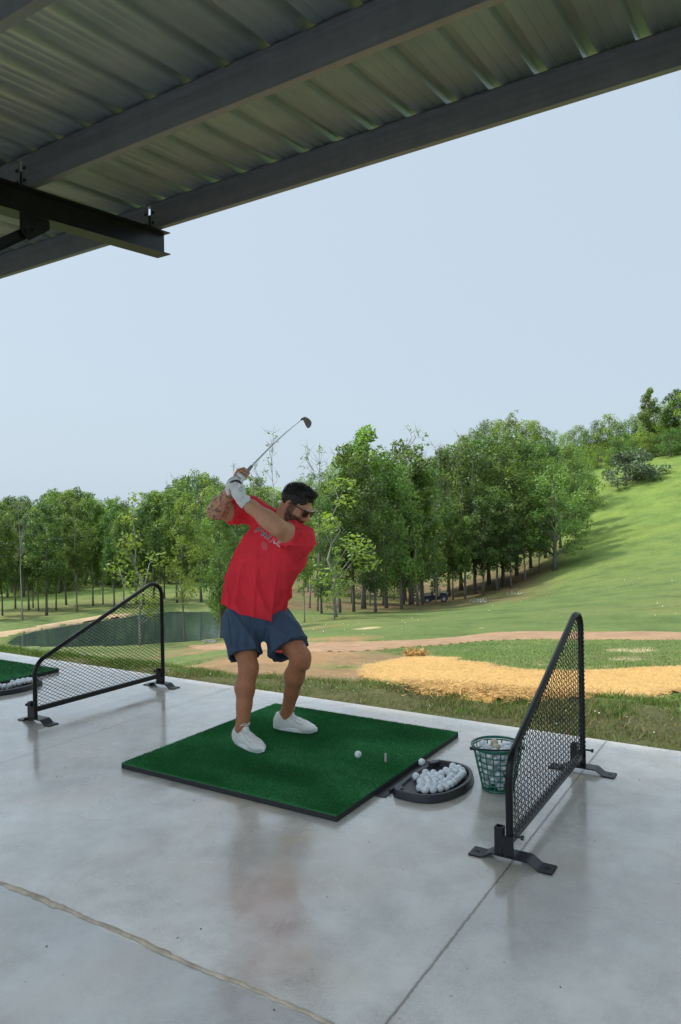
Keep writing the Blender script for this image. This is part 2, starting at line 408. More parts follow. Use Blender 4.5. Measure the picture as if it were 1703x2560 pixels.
def Hb(x, y):
    x = np.asarray(x, float); y = np.asarray(y, float)
    dx = x-CAM[0]; dy = y-CAM[1]; d = np.hypot(dx, dy); az = np.degrees(np.arctan2(dx, dy))
    az = np.where(az > 110, az-360, az)
    ai = np.clip((az+75)/.5, 0, 189.999); di = np.clip((np.log(np.maximum(d, 1e-3))-_LD[0])/(_LD[1]-_LD[0]), 0, 158.999)
    i = ai.astype(int); j = di.astype(int); u = ai-i; v = di-j
    z = (_T[i, j]*(1-u)+_T[i+1, j]*u)*(1-v)+(_T[i, j+1]*(1-u)+_T[i+1, j+1]*u)*v
    z = z+(fbm(x, y, .05, 3)-.5)*np.clip((d-40)/60, 0, 1)*1.1+(fbm(x, y, .3, 9)-.5)*.12*np.clip((y-3)/6, 0, 1)
    # mown terraces on the hillside
    z = z+.04*np.sin((x*.35+y*.8)*.9+3*fbm(x, y, .03, 5))*np.clip((d-55)/40, 0, 1)*np.clip((az+20)/6, 0, 1)
    near = -.055-.025*np.clip(y-1.93, 0, 9)+.03*(fbm(x, y, 1.3, 21)-.5)*np.clip((y-1.95)/.3, 0, 1)
    yc = np.clip(2.42+.27*x, 2.02, 3.1); t = np.clip((y-yc)/2.0, 0, 1); t = t*t*(3-2*t)
    return near*(1-t)+z*t
def H(x, y):
    z = Hb(x, y); d = pdist(pond_poly, np.asarray(x, float), np.asarray(y, float))
    bank = POND_Z+.06+np.clip(d, 0, 30)*.09
    z = np.where(d < 0, np.minimum(z, POND_Z-.15-np.clip(-d, 0, 3)*.4), z)
    k = np.clip(1-d/9.0, 0, 1)**1.2
    return np.where((d >= 0) & (d < 9), z*(1-k)+bank*k, z)
def Hf(x, y): return float(H(np.array([x]), np.array([y]))[0])
def hit(px, py, dmin=3.0):
    """where the sight line meets the ground"""
    v = ray(px, py); t = np.geomspace(dmin, 500, 3000)
    P = CAM[None]+v[None]*t[:, None]; g = H(P[:, 0], P[:, 1]); k = np.nonzero(P[:, 2] < g)[0]
    k = k[0] if len(k) else len(t)-1
    return P[k, 0], P[k, 1]

path_poly = smooth_poly([hit(*p) for p in [(470, 1610), (620, 1606), (800, 1612), (1000, 1604), (1150, 1590), (1290, 1579), (1450, 1580), (1760, 1584), (1760, 1603), (1450, 1598), (1300, 1597), (1160, 1606), (1000, 1618), (900, 1628), (780, 1632), (600, 1625), (470, 1622)]], 2)
straw_poly = smooth_poly([hit(*p) for p in [(905, 1690), (955, 1660), (1030, 1647), (1100, 1649), (1200, 1664), (1290, 1681), (1400, 1686), (1550, 1682), (1800, 1676), (1800, 1730), (1600, 1744), (1480, 1753), (1300, 1752), (1100, 1736), (1000, 1719)]], 2)
sand_poly = smooth_poly([hit(*p) for p in [(-60, 1589), (60, 1573), (160, 1552), (250, 1539), (330, 1533), (330, 1539), (250, 1547), (160, 1563), (60, 1586), (-60, 1602)]], 1)

daz = np.concatenate([np.arange(-180, -72, 4.0), np.arange(-72, 12, .22), np.arange(12, 180, 4.0)])
rr = np.concatenate([np.linspace(.6, 4, 8), np.geomspace(4.3, 200, 230), np.geomspace(205, 1600, 30)])
A, Rr = np.meshgrid(np.radians(daz), rr, indexing='ij')
X = CAM[0]+np.sin(A)*Rr; Y = CAM[1]+np.cos(A)*Rr; Z = H(X, Y)
na, nr = X.shape
idx = np.arange(na*nr).reshape(na, nr); ia = np.arange(na); ib = (ia+1) % na
Q = np.stack([idx[ia][:, :-1], idx[ia][:, 1:], idx[ib][:, 1:], idx[ib][:, :-1]], -1).reshape(-1, 4)
V = np.stack([X, Y, Z], -1).reshape(-1, 3)
D = np.hypot(X-CAM[0], Y-CAM[1]); AZd = np.degrees(A)
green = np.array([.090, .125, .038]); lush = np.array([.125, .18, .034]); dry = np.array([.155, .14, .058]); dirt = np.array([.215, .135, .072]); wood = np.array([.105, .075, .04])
n1 = fbm(X, Y, .12, 31, 5); n2 = fbm(X, Y, .5, 37, 5)
def lerp(a, b, t): return a+(b-a)*np.clip(t, 0, 1)[..., None]
C = np.broadcast_to(green, X.shape+(3,)).copy()
C = lerp(C, dry, (n1-.50)*2.4*np.clip(1.3-D/60, 0, 1)+.05)
C = lerp(C, lush, np.clip((D-60)/60, 0, 1)*(.75+.6*(n1-.5)))
# worn dirt in the bowl, left of the straw
wx, wy = hit(690, 1648)
def worn(X, Y):
    u = (X-wx)*_r[0]+(Y-wy)*_r[1]; v = (X-wx)*_f[0]+(Y-wy)*_f[1]
    return 1.45-np.hypot(u/3.4, v/9.5)
wx0, wy0 = wx, wy
C = lerp(C, dirt, worn(X, Y)*1.6+(fbm(X, Y, .5, 37, 5)-.5)*3.0-.15)
wx, wy = hit(560, 1612); wd = np.hypot((X-wx)*.6, (Y-wy)*.45)
C = lerp(C, dirt, ((1.1-wd/3.0)+(n2-.5)*2.4)*.8)
near_ = np.clip((np.clip(2.42+.27*X, 2.02, 3.1)+.8-Y)/.8, 0, 1)*np.clip((Y-1.5)/.3, 0, 1); C = lerp(C, np.array([.085, .085, .035]), near_)  # verge ground darkened in colour for the shade among the grass blades
# small bare patches on the right
for px, py, s_r in ((1523, 1663, .30), (1548, 1648, .42), (1585, 1651, .28), (1545, 1625, .25), (1600, 1626, .35), (1355, 1662, .25), (918, 1571, .5), (1205, 1570, .3)):
    wx, wy = hit(px, py); C = lerp(C, np.array([.40, .31, .19]), 1.2-np.hypot(X-wx, (Y-wy)*.55)/s_r+(n2-.5)*2)
# shaded litter under the woods
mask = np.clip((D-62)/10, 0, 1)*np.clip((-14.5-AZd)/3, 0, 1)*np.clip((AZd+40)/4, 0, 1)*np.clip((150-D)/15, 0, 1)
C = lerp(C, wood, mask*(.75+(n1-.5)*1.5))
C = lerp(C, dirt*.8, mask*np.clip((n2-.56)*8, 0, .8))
mask = np.clip((-40-AZd)/3, 0, 1)*np.clip((D-58)/8, 0, 1)*np.clip((92-D)/12, 0, 1)
C = lerp(C, dry, mask*(.35+(n1-.5)*1.6))
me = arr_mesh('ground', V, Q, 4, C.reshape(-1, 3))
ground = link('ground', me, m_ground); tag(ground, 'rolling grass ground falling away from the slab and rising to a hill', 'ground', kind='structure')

def sheet(name, poly, step, dz, mat, wob=.25, ws=1.2, label=None, kind='structure', sy=None, flat=None):
    P = np.array(poly); x0, y0 = P.min(0)-wob; x1, y1 = P.max(0)+wob; sy = sy or step
    gx = np.arange(x0, x1, step); gy = np.arange(y0, y1, sy)
    X, Y = np.meshgrid(gx, gy, indexing='ij')
    d = pdist(poly, X, Y)+(fbm(X, Y, ws, 55)-.5)*2*wob
    ok = d < 0
    Z = (np.full(X.shape, flat) if flat is not None else H(X, Y)+dz*np.clip(-d/.35+.35, .3, 1))
    Z = np.where(ok, Z, Z-(.02 if flat is None else 0))
    idx = np.arange(X.size).reshape(X.shape)
    q = np.stack([idx[:-1, :-1], idx[1:, :-1], idx[1:, 1:], idx[:-1, 1:]], -1).reshape(-1, 4)
    okf = ok.ravel()[q].sum(1) >= 2; q = q[okf]
    used = np.unique(q); mp = np.full(X.size, -1); mp[used] = np.arange(len(used))
    me = arr_mesh(name, np.stack([X, Y, Z], -1).reshape(-1, 3)[used], mp[q])
    o = link(name, me, mat); tag(o, label, None, kind=kind); return o
pond = sheet('pond', pond_poly, .5, 0, m_water, .35, .25, 'still pond reflecting trees at the foot of the slope', flat=POND_Z)
sheet('dirt_path', path_poly, .22, .05, m_path, .35, .5, 'thin brown dirt path across the fairway')
sheet('sandy_path', sand_poly, .4, .05, m_sand, .3, .3, 'pale sandy path behind the pond')
sheet('straw_mulch', straw_poly, .12, .07, m_straw, .35, .9, 'golden straw spread over bare soil', kind='stuff').name = 'straw_mulch'

# scattered straw strands ------------------------------------------------
def strands(name, XY, Z, L, Wd, lift, cols, mat, label, flatness=.25):
    n = len(XY); a = rng.random(n)*2*np.pi; el = (rng.random(n)-.35)*flatness
    dv = np.stack([np.cos(a)*np.cos(el), np.sin(a)*np.cos(el), np.sin(el)], -1)*L[:, None]
    sd = np.stack([-np.sin(a), np.cos(a), np.zeros(n)], -1)*Wd[:, None]
    P = np.stack([XY[:, 0], XY[:, 1], Z+lift], -1)
    V = np.stack([P-sd, P+sd, P+dv+sd*.4, P+dv-sd*.4], 1).reshape(-1, 3)
    c = np.repeat(cols, 4, axis=0)
    return V, c
P = np.array(straw_poly); n = 120000
xy = rng.random((n*3, 2))*(P.max(0)-P.min(0)+1)+P.min(0)-.5
d = pdist(straw_poly, xy[:, 0], xy[:, 1])+(fbm(xy[:, 0], xy[:, 1], .9, 55)-.5)*.7
xy = xy[d < np.abs(rng.normal(0, .10, len(d)))][:n]; n = len(xy)
cb = np.array([[.43, .26, .085], [.55, .36, .14], [.32, .185, .06], [.49, .305, .11]])[rng.integers(0, 4, n)]*(.8+.4*rng.random((n, 1)))
V, c = strands('s', xy, H(xy[:, 0], xy[:, 1]), .04+.07*rng.random(n), .0025+.003*rng.random(n), .05+.03*rng.random(n), cb, m_strawb, '', .45)
st = link('straw_strands', arr_mesh('straw_strands', V, np.arange(len(V)), 4, c), m_strawb, smooth=False)
tag(st, 'loose golden straw strands on the straw patch', kind='stuff')

# grass blades --------------------------------------------------------------
def blades(name, XY, hgt, wid, lean, cols, label, zfn=H):
    n = len(XY); a = rng.random(n)*2*np.pi
    z = zfn(XY[:, 0], XY[:, 1])-.01
    P = np.stack([XY[:, 0], XY[:, 1], z], -1)
    sd = np.stack([np.cos(a), np.sin(a), np.zeros(n)], -1)*wid[:, None]
    b = rng.random(n)*2*np.pi; ln = np.stack([np.cos(b)*lean, np.sin(b)*lean, np.ones(n)], -1)*hgt[:, None]
    mid = P+ln*.55*np.array([.6, .6, 1]); tip = P+ln*np.array([1.2, 1.2, 1])
    V = np.stack([P-sd, P+sd, mid+sd*.75, mid-sd*.75, tip], 1).reshape(-1, 3)
    k = np.arange(n)*5
    # quad as two tris + tip tri -> all triangles
    T = np.stack([k, k+1, k+2, k, k+2, k+3, k+3, k+2, k+4], -1).reshape(-1, 3)
    cc = np.repeat(cols, 5, axis=0)
    o = link(name, arr_mesh(name, V, T, 3, cc), m_blade, smooth=False)
    tag(o, label, kind='stuff'); return o
GC = np.array([[.12, .20, .035], [.17, .27, .045], [.09, .15, .03], [.24, .20, .09], [.17, .16, .07], [.31, .26, .14]])
def gcols(xy, n, drybias=0.0):
    dr = fbm(xy[:, 0], xy[:, 1], .8, 77)+drybias+rng.normal(0, .13, n)
    i = np.where(dr > .64, rng.integers(3, 6, n), rng.integers(0, 3, n))
    return GC[i]*(.75+.5*rng.random((n, 1)))
n = 150000
u = rng.random(n)
xy = np.stack([6.8-17.5*u**1.15, 1.935+2.3*rng.random(n)**1.0], -1)
cl = fbm(xy[:, 0], xy[:, 1], 3.2, 61, 3)
keep = rng.random(n) < np.clip((cl-.25)*2.4, .25, 1); xy = xy[keep]; n = len(xy); cl = cl[keep]
hgt = (.020+.048*rng.random(n))*(.5+1.1*np.clip((cl-.3)*2, 0, 1)); hgt *= np.clip(.45+(xy[:, 1]-1.93)/.5, .45, 1)
blades('verge_grass', xy, hgt, .0018+.0028*rng.random(n), .25+.7*rng.random(n), gcols(xy, n, .03), 'long mixed green and dry grass along the slab edge')
n = 140000
d0 = 8.0+rng.random(n)**1.4*22; az0 = np.radians(-62+rng.random(n)*60)
xy = np.stack([CAM[0]+np.sin(az0)*d0, CAM[1]+np.cos(az0)*d0], -1)
k = (xy[:, 1] > 3.6) & (pdist(straw_poly, xy[:, 0], xy[:, 1]) > .15) & (pdist(path_poly, xy[:, 0], xy[:, 1]) > .1)
wx, wy = wx0, wy0; k &= worn(xy[:, 0], xy[:, 1])*1.6+(fbm(xy[:, 0], xy[:, 1], .5, 37, 5)-.5)*3.0 < .45
xy = xy[k]; n = len(xy)
blades('fairway_grass', xy, (.02+.05*rng.random(n)), .004+.006*rng.random(n), .3+.6*rng.random(n), gcols(xy, n, -.04), 'short rough grass on the slope below the slab')
# white clover heads / stray range balls as pale specks
def specks(name, XY, r, label, mat, lift=.02):
    n = len(XY); z = H(XY[:, 0], XY[:, 1])+lift
    base = np.array([[1, 0, 0], [-1, 0, 0], [0, 1, 0], [0, -1, 0], [0, 0, 1], [0, 0, -1]], float)
    V = (np.stack([XY[:, 0], XY[:, 1], z], -1)[:, None]+base[None]*r[:, None, None]).reshape(-1, 3)
    f = np.array([[0, 2, 4], [2, 1, 4], [1, 3, 4], [3, 0, 4], [2, 0, 5], [1, 2, 5], [3, 1, 5], [0, 3, 5]])
    T = (np.arange(n)[:, None, None]*6+f[None]).reshape(-1, 3)
    o = link(name, arr_mesh(name, V, T, 3), mat); tag(o, label, kind='stuff'); return o
pts = []
for px0, px1, py0, py1, nn in ((1170, 1225, 1497, 1506, 110), (1265, 1310, 1480, 1487, 45), (1000, 1700, 1440, 1560, 22), (780, 1050, 1530, 1590, 20)):
    for _ in range(nn): pts.append(hit(px0+(px1-px0)*np.clip(random.gauss(.5, .22), 0, 1) if nn in (110, 45) else random.uniform(px0, px1), random.uniform(py0, py1)))
pts = np.array(pts)
specks('clover_flowers', pts, .016+.02*rng.random(len(pts)), 'white specks of clover scattered over the fairway', simple('clover_white', (.75, .78, .74), .8))
xy = np.stack([6.5-14*rng.random(110), 2.1+.9*rng.random(110)], -1)
specks('verge_clover', xy, .004+.004*rng.random(110), 'tiny white clover heads in the verge', simple('clover_white_near', (.7, .68, .6), .8), .05)

# small straw bale at the head of the straw patch and a brush pile
bx_, by_ = hit(1040, 1646)
b = MB(); b.box((0, 0, .07), (.42, .26, .17), Matrix.Rotation(.4, 3, 'Z'), .05)
bale = b.build('straw_bale', m_straw, None, smooth=True); bale.location = (bx_, by_, Hf(bx_, by_)+.03)
n = 900; a = rng.random((n, 3))-.5; P = a*np.array([.6, .42, .20])+np.array([0, 0, .09])
dv = rng.normal(0, .07, (n, 3)); sd = rng.normal(0, .006, (n, 3))
V = np.stack([P-sd, P+sd, P+dv+sd, P+dv-sd], 1).reshape(-1, 3)
tag(bale, 'small golden straw bale at the top of the straw patch', 'straw bale')
link('straw_tuft', arr_mesh('straw_tuft', V, np.arange(len(V)), 4, np.repeat(cb[:n], 4, axis=0)), m_strawb, bale, smooth=False)
def brush(px, py, s, label):
    x, y = hit(px, py, 11.0); b = MB()
    rl = random.Random(px)
    for k in range(26):
        a = rl.uniform(0, 6.28); L = rl.uniform(.5, 1.3)*s; c = Vector((rl.gauss(0, .6)*s, rl.gauss(0, .3)*s, rl.uniform(.02, .22)*s))
        d = Vector((math.cos(a), math.sin(a)*.5, rl.uniform(-.15, .3)))*L*.5
        b.tube([c-d, c+Vector((rl.gauss(0, .05), 0, rl.gauss(.02, .04))), c+d], rl.uniform(.015, .05)*s, 5)
    o = b.build('brush_pile', m_bark2, None, auto=.7); o.location = (x, y, Hf(x, y)); tag(o, label, 'brush pile'); return o
brush(212, 1640, .42, 'heap of bare grey branches on the bank behind the left divider')
brush(525, 1607, .5, 'low scatter of dead branches on bare dirt left of the golfer')

# ------------------------------------------------------------------ slab
SLAB_Y1 = 1.93
b = MB(); nseg = 1
prof = [(-12.0, -.16), (SLAB_Y1, -.16), (SLAB_Y1, -.012), (SLAB_Y1-.012, 0.0), (-12.0, 0.0)]
b.prism(prof, 'x', -22.0, 14.0)
slab = b.build('pavement', m_conc); tag(slab, 'polished grey concrete slab under the canopy', kind='structure')
# ragged filler seam parallel to the slab edge
xs = np.arange(-6, 6, .012); off = (fbm(xs, xs*0, 5, 81, 5)-.5)*.05+(vnoise(xs, xs*0, 40, 83)-.5)*.012
wd = .006+.016*np.clip(fbm(xs, xs*0+9, 2.6, 85, 4)-.42, 0, 1)*3+(vnoise(xs, xs*0+3, 28, 86))*.010
yc = -1.195+off*.55+.015*np.sin(xs*1.1)
Va = np.stack([xs, yc-wd*.8, np.full_like(xs, .0015)], -1); Vb = np.stack([xs, yc-wd*.25, np.full_like(xs, .007)+.003*vnoise(xs, xs*0, 30, 88)], -1)
Vc = np.stack([xs, yc+wd*.3, np.full_like(xs, .006)], -1); Vd = np.stack([xs, yc+wd*.7, np.full_like(xs, .001)], -1)
V = np.concatenate([Va, Vb, Vc, Vd]); N = len(xs); i = np.arange(N-1)
q = np.concatenate([np.stack([i+k*N, i+1+k*N, i+1+(k+1)*N, i+(k+1)*N], -1) for k in range(3)])
seam = link('pavement_seam', arr_mesh('pavement_seam', V, q), m_seam); tag(seam, 'ragged brown filler along the concrete seam', kind='structure')
# small debris on the slab
b = MB(); rl = random.Random(5)
for k in range(60):
    x, y = rl.uniform(-2, 4), rl.uniform(-2, 1.8)
    if -.1 < x < 1.6 and -.1 < y < 1.6: continue
    b.box((x, y, .0015), (rl.uniform(.002, .007), rl.uniform(.0015, .004), .002), Matrix.Rotation(rl.uniform(0, 3), 3, 'Z'))
o = b.build('floor_debris', m_bark); tag(o, 'tiny dark specks of debris on the concrete', kind='stuff')

# ------------------------------------------------------------------ canopy
SL = .083
def zr(y): return 4.093+SL*(y-1.68)
canopy = empty('canopy', (-1.46, -.75, 0)); tag(canopy, 'open sided steel canopy with ribbed metal roof over the bays', 'canopy')
CO = Vector((-1.46, -.75, 0))
RAFT = [-1.46, 5.6, -8.5]
XL, XR = -10.0, 9.0
PH = .205
# ribbed panel: major rib every 12 in, two shallow ribs between
prof = []; x = XL
P12 = .3048; x0 = 2.42-P12*60
k = 0
while x0+k*P12 < XR:
    b0 = x0+k*P12
    prof += [(b0-.044, 0), (b0-.027, .036), (b0+.027, .036), (b0+.044, 0), (b0+.105, 0), (b0+.113, .004), (b0+.121, 0), (b0+.184, 0), (b0+.192, .004), (b0+.200, 0)]
    k += 1
ya, yb = -3.55, 1.74
prof = np.array(prof); N = len(prof); V = []
for y in (ya, yb):
    V.append(np.stack([prof[:, 0], np.full(N, y), prof[:, 1]+zr(y)+PH+.002], -1))
V = np.concatenate(V)-np.array(CO); i = np.arange(N-1)
V = np.concatenate([V, V+np.array([0, 0, .0012])])
q = np.stack([i, i+1, i+1+N, i+N], -1); q = np.concatenate([q, q[:, ::-1]+2*N, np.stack([i+N, i+1+N, i+1+3*N, i+3*N], -1)])
o = link('roof_panel', arr_mesh('roof_panel', V, q), m_roof, canopy, smooth=False)
# purlins: Z sections, in two lengths that meet over each rafter
def purlin(yw, xa, xb):
    t = .003; b = MB(); z0 = 0; z1 = PH
    pts = [(.058, .020), (.064, .003), (.0, .0), (0.0, PH-.0), (-.062, PH-.003), (-.068, PH-.018)]
    # skin with thickness
    def sect(x):
        out = []
        for (dy, dz) in pts: out.append(Vector((x, yw+dy, zr(yw)+dz+SL*dy*1.0))-CO)
        return out
    A = sect(xa); B = sect(xb)
    th = [Vector((0, -.002, -.001)), Vector((0, -.001, .003)), Vector((0, -.0035, .0035)), Vector((0, -.0035, -.0035)), Vector((0, .001, -.0035)), Vector((0, .002, 0))]
    A2 = [p+q_ for p, q_ in zip(A, th)]; B2 = [p+q_ for p, q_ in zip(B, th)]
    va, vb, va2, vb2 = [[b.bm.verts.new(p) for p in L_] for L_ in (A, B, A2, B2)]
    for k in range(5):
        b.bm.faces.new((va[k], va[k+1], vb[k+1], vb[k])); b.bm.faces.new((va2[k], vb2[k], vb2[k+1], va2[k+1]))
        b.bm.faces.new((va[k], va2[k], va2[k+1], va[k+1])); b.bm.faces.new((vb[k], vb[k+1], vb2[k+1], vb2[k]))
    b.bm.faces.new((va[0], vb[0], vb2[0], va2[0])); b.bm.faces.new((va[5], va2[5], vb2[5], vb[5]))
    return b.build('purlin', m_purlin, canopy)
PY = [1.70, .41, -.88, -2.17, -3.30]
RX = sorted(RAFT)
for j, yw in enumerate(PY):
    xs_ = [XL]+RX+[XR]
    for a, c in zip(xs_, xs_[1:]):
        pu = purlin(yw, a+(.014 if a in RX else 0), c-(.014 if c in RX else 0))
        for xx, sg in ((a, 1), (c, -1)):
            if xx in RX:
                for dz in (.055, .145):
                    bm_ = MB(); bm_.tube([Vector((xx+sg*.045, yw-.012, zr(yw)+dz))-CO, Vector((xx+sg*.045, yw-.002, zr(yw)+dz))-CO], .013, 6)
                    bm_.build('bolt', m_blacksteel, pu)
for rx in RAFT:
    b = MB(); y0, y1 = -3.5, 1.87; HB, FW = .205, .165
    def zz(y, dz): return zr(y)+dz
    for (hw, za, zb) in ((FW/2, -.010, -.001), (.004, -HB+.009, -.010), (FW/2, -HB, -HB+.009)):
        vs = []
        for y in (y0, y1):
            for dx_ in (-hw, hw):
                for dz in (za, zb): vs.append(b.bm.verts.new(Vector((rx+dx_, y, zz(y, dz)))-CO))
        for f in ((0, 1, 3, 2), (4, 6, 7, 5), (0, 4, 5, 1), (2, 3, 7, 6), (0, 2, 6, 4), (1, 5, 7, 3)): b.bm.faces.new([vs[k] for k in f])
    rf = b.build('rafter', m_blacksteel, canopy)
    for yw in PY:
        b = MB(); b.box(Vector((rx, yw+.0045, zr(yw)+.07))-CO, (.13, .006, .13)); b.box(Vector((rx, yw+.045, zr(yw)+.006))-CO, (.13, .085, .008))
        b.build('purlin_clip', m_blacksteel, rf)
    # column, knee brace and gusset
    cy = -.75
    b = MB(); zt = zr(cy)-HB
    for (hx, hy, ox) in ((.075, .004, .07), (.075, .004, -.07)):
        b.box(Vector((rx, cy+ox, zt/2))-CO, (.15, .008, zt-.004))
    b.box(Vector((rx, cy, zt/2))-CO, (.006, .131, zt-.004))
    b.box(Vector((rx, cy, .008))-CO, (.24, .24, .012))
    b.build('column', m_blacksteel, canopy)
    b = MB(); gy = .51; gz = zr(gy)-HB
    b.prism([(gy-.13-CO.y, gz-.001-.011), (gy+.125-CO.y, gz+.009), (gy+.125-CO.y, gz-.045), (gy-.06-CO.y, gz-.185), (gy-.13-CO.y, gz-.12)], 'x', rx+.012-CO.x, rx+.02-CO.x)
    p0 = Vector((rx, gy+.0, gz-.07)); p1 = Vector((rx, cy+.07, gz-.07-(gy-cy-.07)*.72))
    d = (p1-p0); L = d.length; ang = math.atan2(d.z, d.y); rot = Matrix.Rotation(ang, 3, 'X')
    b.box((p0+p1)/2-CO+Vector((-.014, 0, 0)), (.006, L, .075), rot); b.box((p0+p1)/2-CO+Vector((.018-.035, 0, 0))+rot@Vector((0, 0, .038)), (.06, L, .006), rot)
    br = b.build('knee_brace', m_blacksteel, canopy)
    for k in (0, 1):
        b = MB(); b.tube([p0-CO+Vector((.02, -.02-.06*k, -.02-.03*k)), p0-CO+Vector((.034, -.02-.06*k, -.02-.03*k))], .014, 6)
        b.build('bolt', m_blacksteel, br)
# eave trim along the outer edge
b = MB(); ye = 1.965
b.prism([(ye-CO.y, zr(ye)+PH+.034), (ye+.02-CO.y, zr(ye)+PH+.034), (ye+.02-CO.y, zr(ye)+PH-.03), (ye+.016-CO.y, zr(ye)+PH-.03), (ye+.016-CO.y, zr(ye)+PH+.0345-.004), (ye-CO.y, zr(ye)+PH+.0345-.004)], 'x', XL-CO.x, XR-CO.x)

b.bm.free()
# ------------------------------------------------------------------ hitting mats
def make_mat(loc, label, dense=True):
    root = empty('hitting_mat', loc); tag(root, label, 'golf mat', 'green turf hitting mats')
    b = MB(); b.box((.762, .762, .0145), (1.524, 1.524, .027), None, .003); b.build('rubber_base', m_rubber, root)
    # turf slab with gently uneven top
    n = 90; g = np.linspace(.002, 1.522, n); X, Y = np.meshgrid(g, g, indexing='ij')
    Z = .0335+.0012*fbm(X, Y, 6, 41)
    idx = np.arange(n*n).reshape(n, n)
    q = np.stack([idx[:-1, :-1], idx[1:, :-1], idx[1:, 1:], idx[:-1, 1:]], -1).reshape(-1, 4)
    V = np.stack([X, Y, Z], -1).reshape(-1, 3)
    rim = np.concatenate([idx[:, 0], idx[-1, 1:], idx[-2::-1, -1], idx[0, -2:0:-1]])
    VB = V[rim].copy(); VB[:, 2] = .0281; o0 = len(V); V = np.concatenate([V, VB]); m_ = len(rim); k = np.arange(m_); k1 = (k+1) % m_
    q = np.concatenate([q, np.stack([rim[k1], rim[k], o0+k, o0+k1], -1)])
    turf = link('turf', arr_mesh('turf', V, q), m_turf, root)
    nb = 230000 if dense else 60000
    xy = rng.random((nb, 2))*1.520+.002
    hz = .0325+.0012*fbm(xy[:, 0], xy[:, 1], 6, 41)
    h = .006+.005*rng.random(nb); a = rng.random(nb)*6.283; wd = (.0011 if dense else .002)*(1+.6*rng.random(nb))
    P = np.stack([xy[:, 0], xy[:, 1], hz], -1); sd = np.stack([np.cos(a), np.sin(a), 0*a], -1)*wd[:, None]
    tip = P+np.stack([rng.normal(0, .003, nb)+.001, rng.normal(0, .003, nb), h], -1)
    V = np.stack([P-sd, P+sd, tip], 1).reshape(-1, 3)
    wear = fbm(xy[:, 0]*.6+xy[:, 1]*.2, xy[:, 1], 3.0, 43)
    c = np.array([.028, .215, .055])*(.65+.7*rng.random((nb, 1)))*(1+1.1*(wear[:, None]-.5))
    pale = rng.random(nb) < np.clip(.10+1.1*(wear-.5), .02, .5); c[pale] = np.array([.14, .42, .20])*(.7+.6*rng.random((pale.sum(), 1)))
    # tufted rows show as faint streaks along the mat
    c = c*(1+.10*np.sin(xy[:, 1:2]*260))
    link('turf_fibre', arr_mesh('turf_fibre', V, np.arange(len(V)), 3, np.repeat(c, 3, axis=0)), m_fibre, root, smooth=False)
    return root
M = NM('turf_backing'); co = M.coord('Object'); nz = M.noise(co, 160, 4, .7); n5 = M.noise(co, 3, 4)
M.set(Base_Color=M.mix(.5, M.ramp(nz, [(.3, (.010, .08, .028)), (.7, (.022, .17, .055))]), M.ramp(n5, [(.3, (.012, .10, .032)), (.7, (.022, .16, .05))])), Roughness=.8); M.bump(nz, .8, .004); m_turf = M.m
m_fibre = blade_mat('turf_fibres', .15, .5)
make_mat((0, 0, 0), 'green turf hitting mat with black base that the golfer stands on')
make_mat((-2.655-1.524, .035, 0), 'green turf hitting mat at the left edge beyond the mesh divider', False)
# tee
b = MB(); b.tube([(0, 0, -.004), (0, 0, .048), (0, 0, .05)], .0075, 14, rs=[.0075, .0072, .006])
o = b.build('rubber_tee', m_teepl, None, auto=.6); o.location = (1.374, .782, .034); tag(o, 'short grey rubber tee standing in the green mat', 'golf tee')

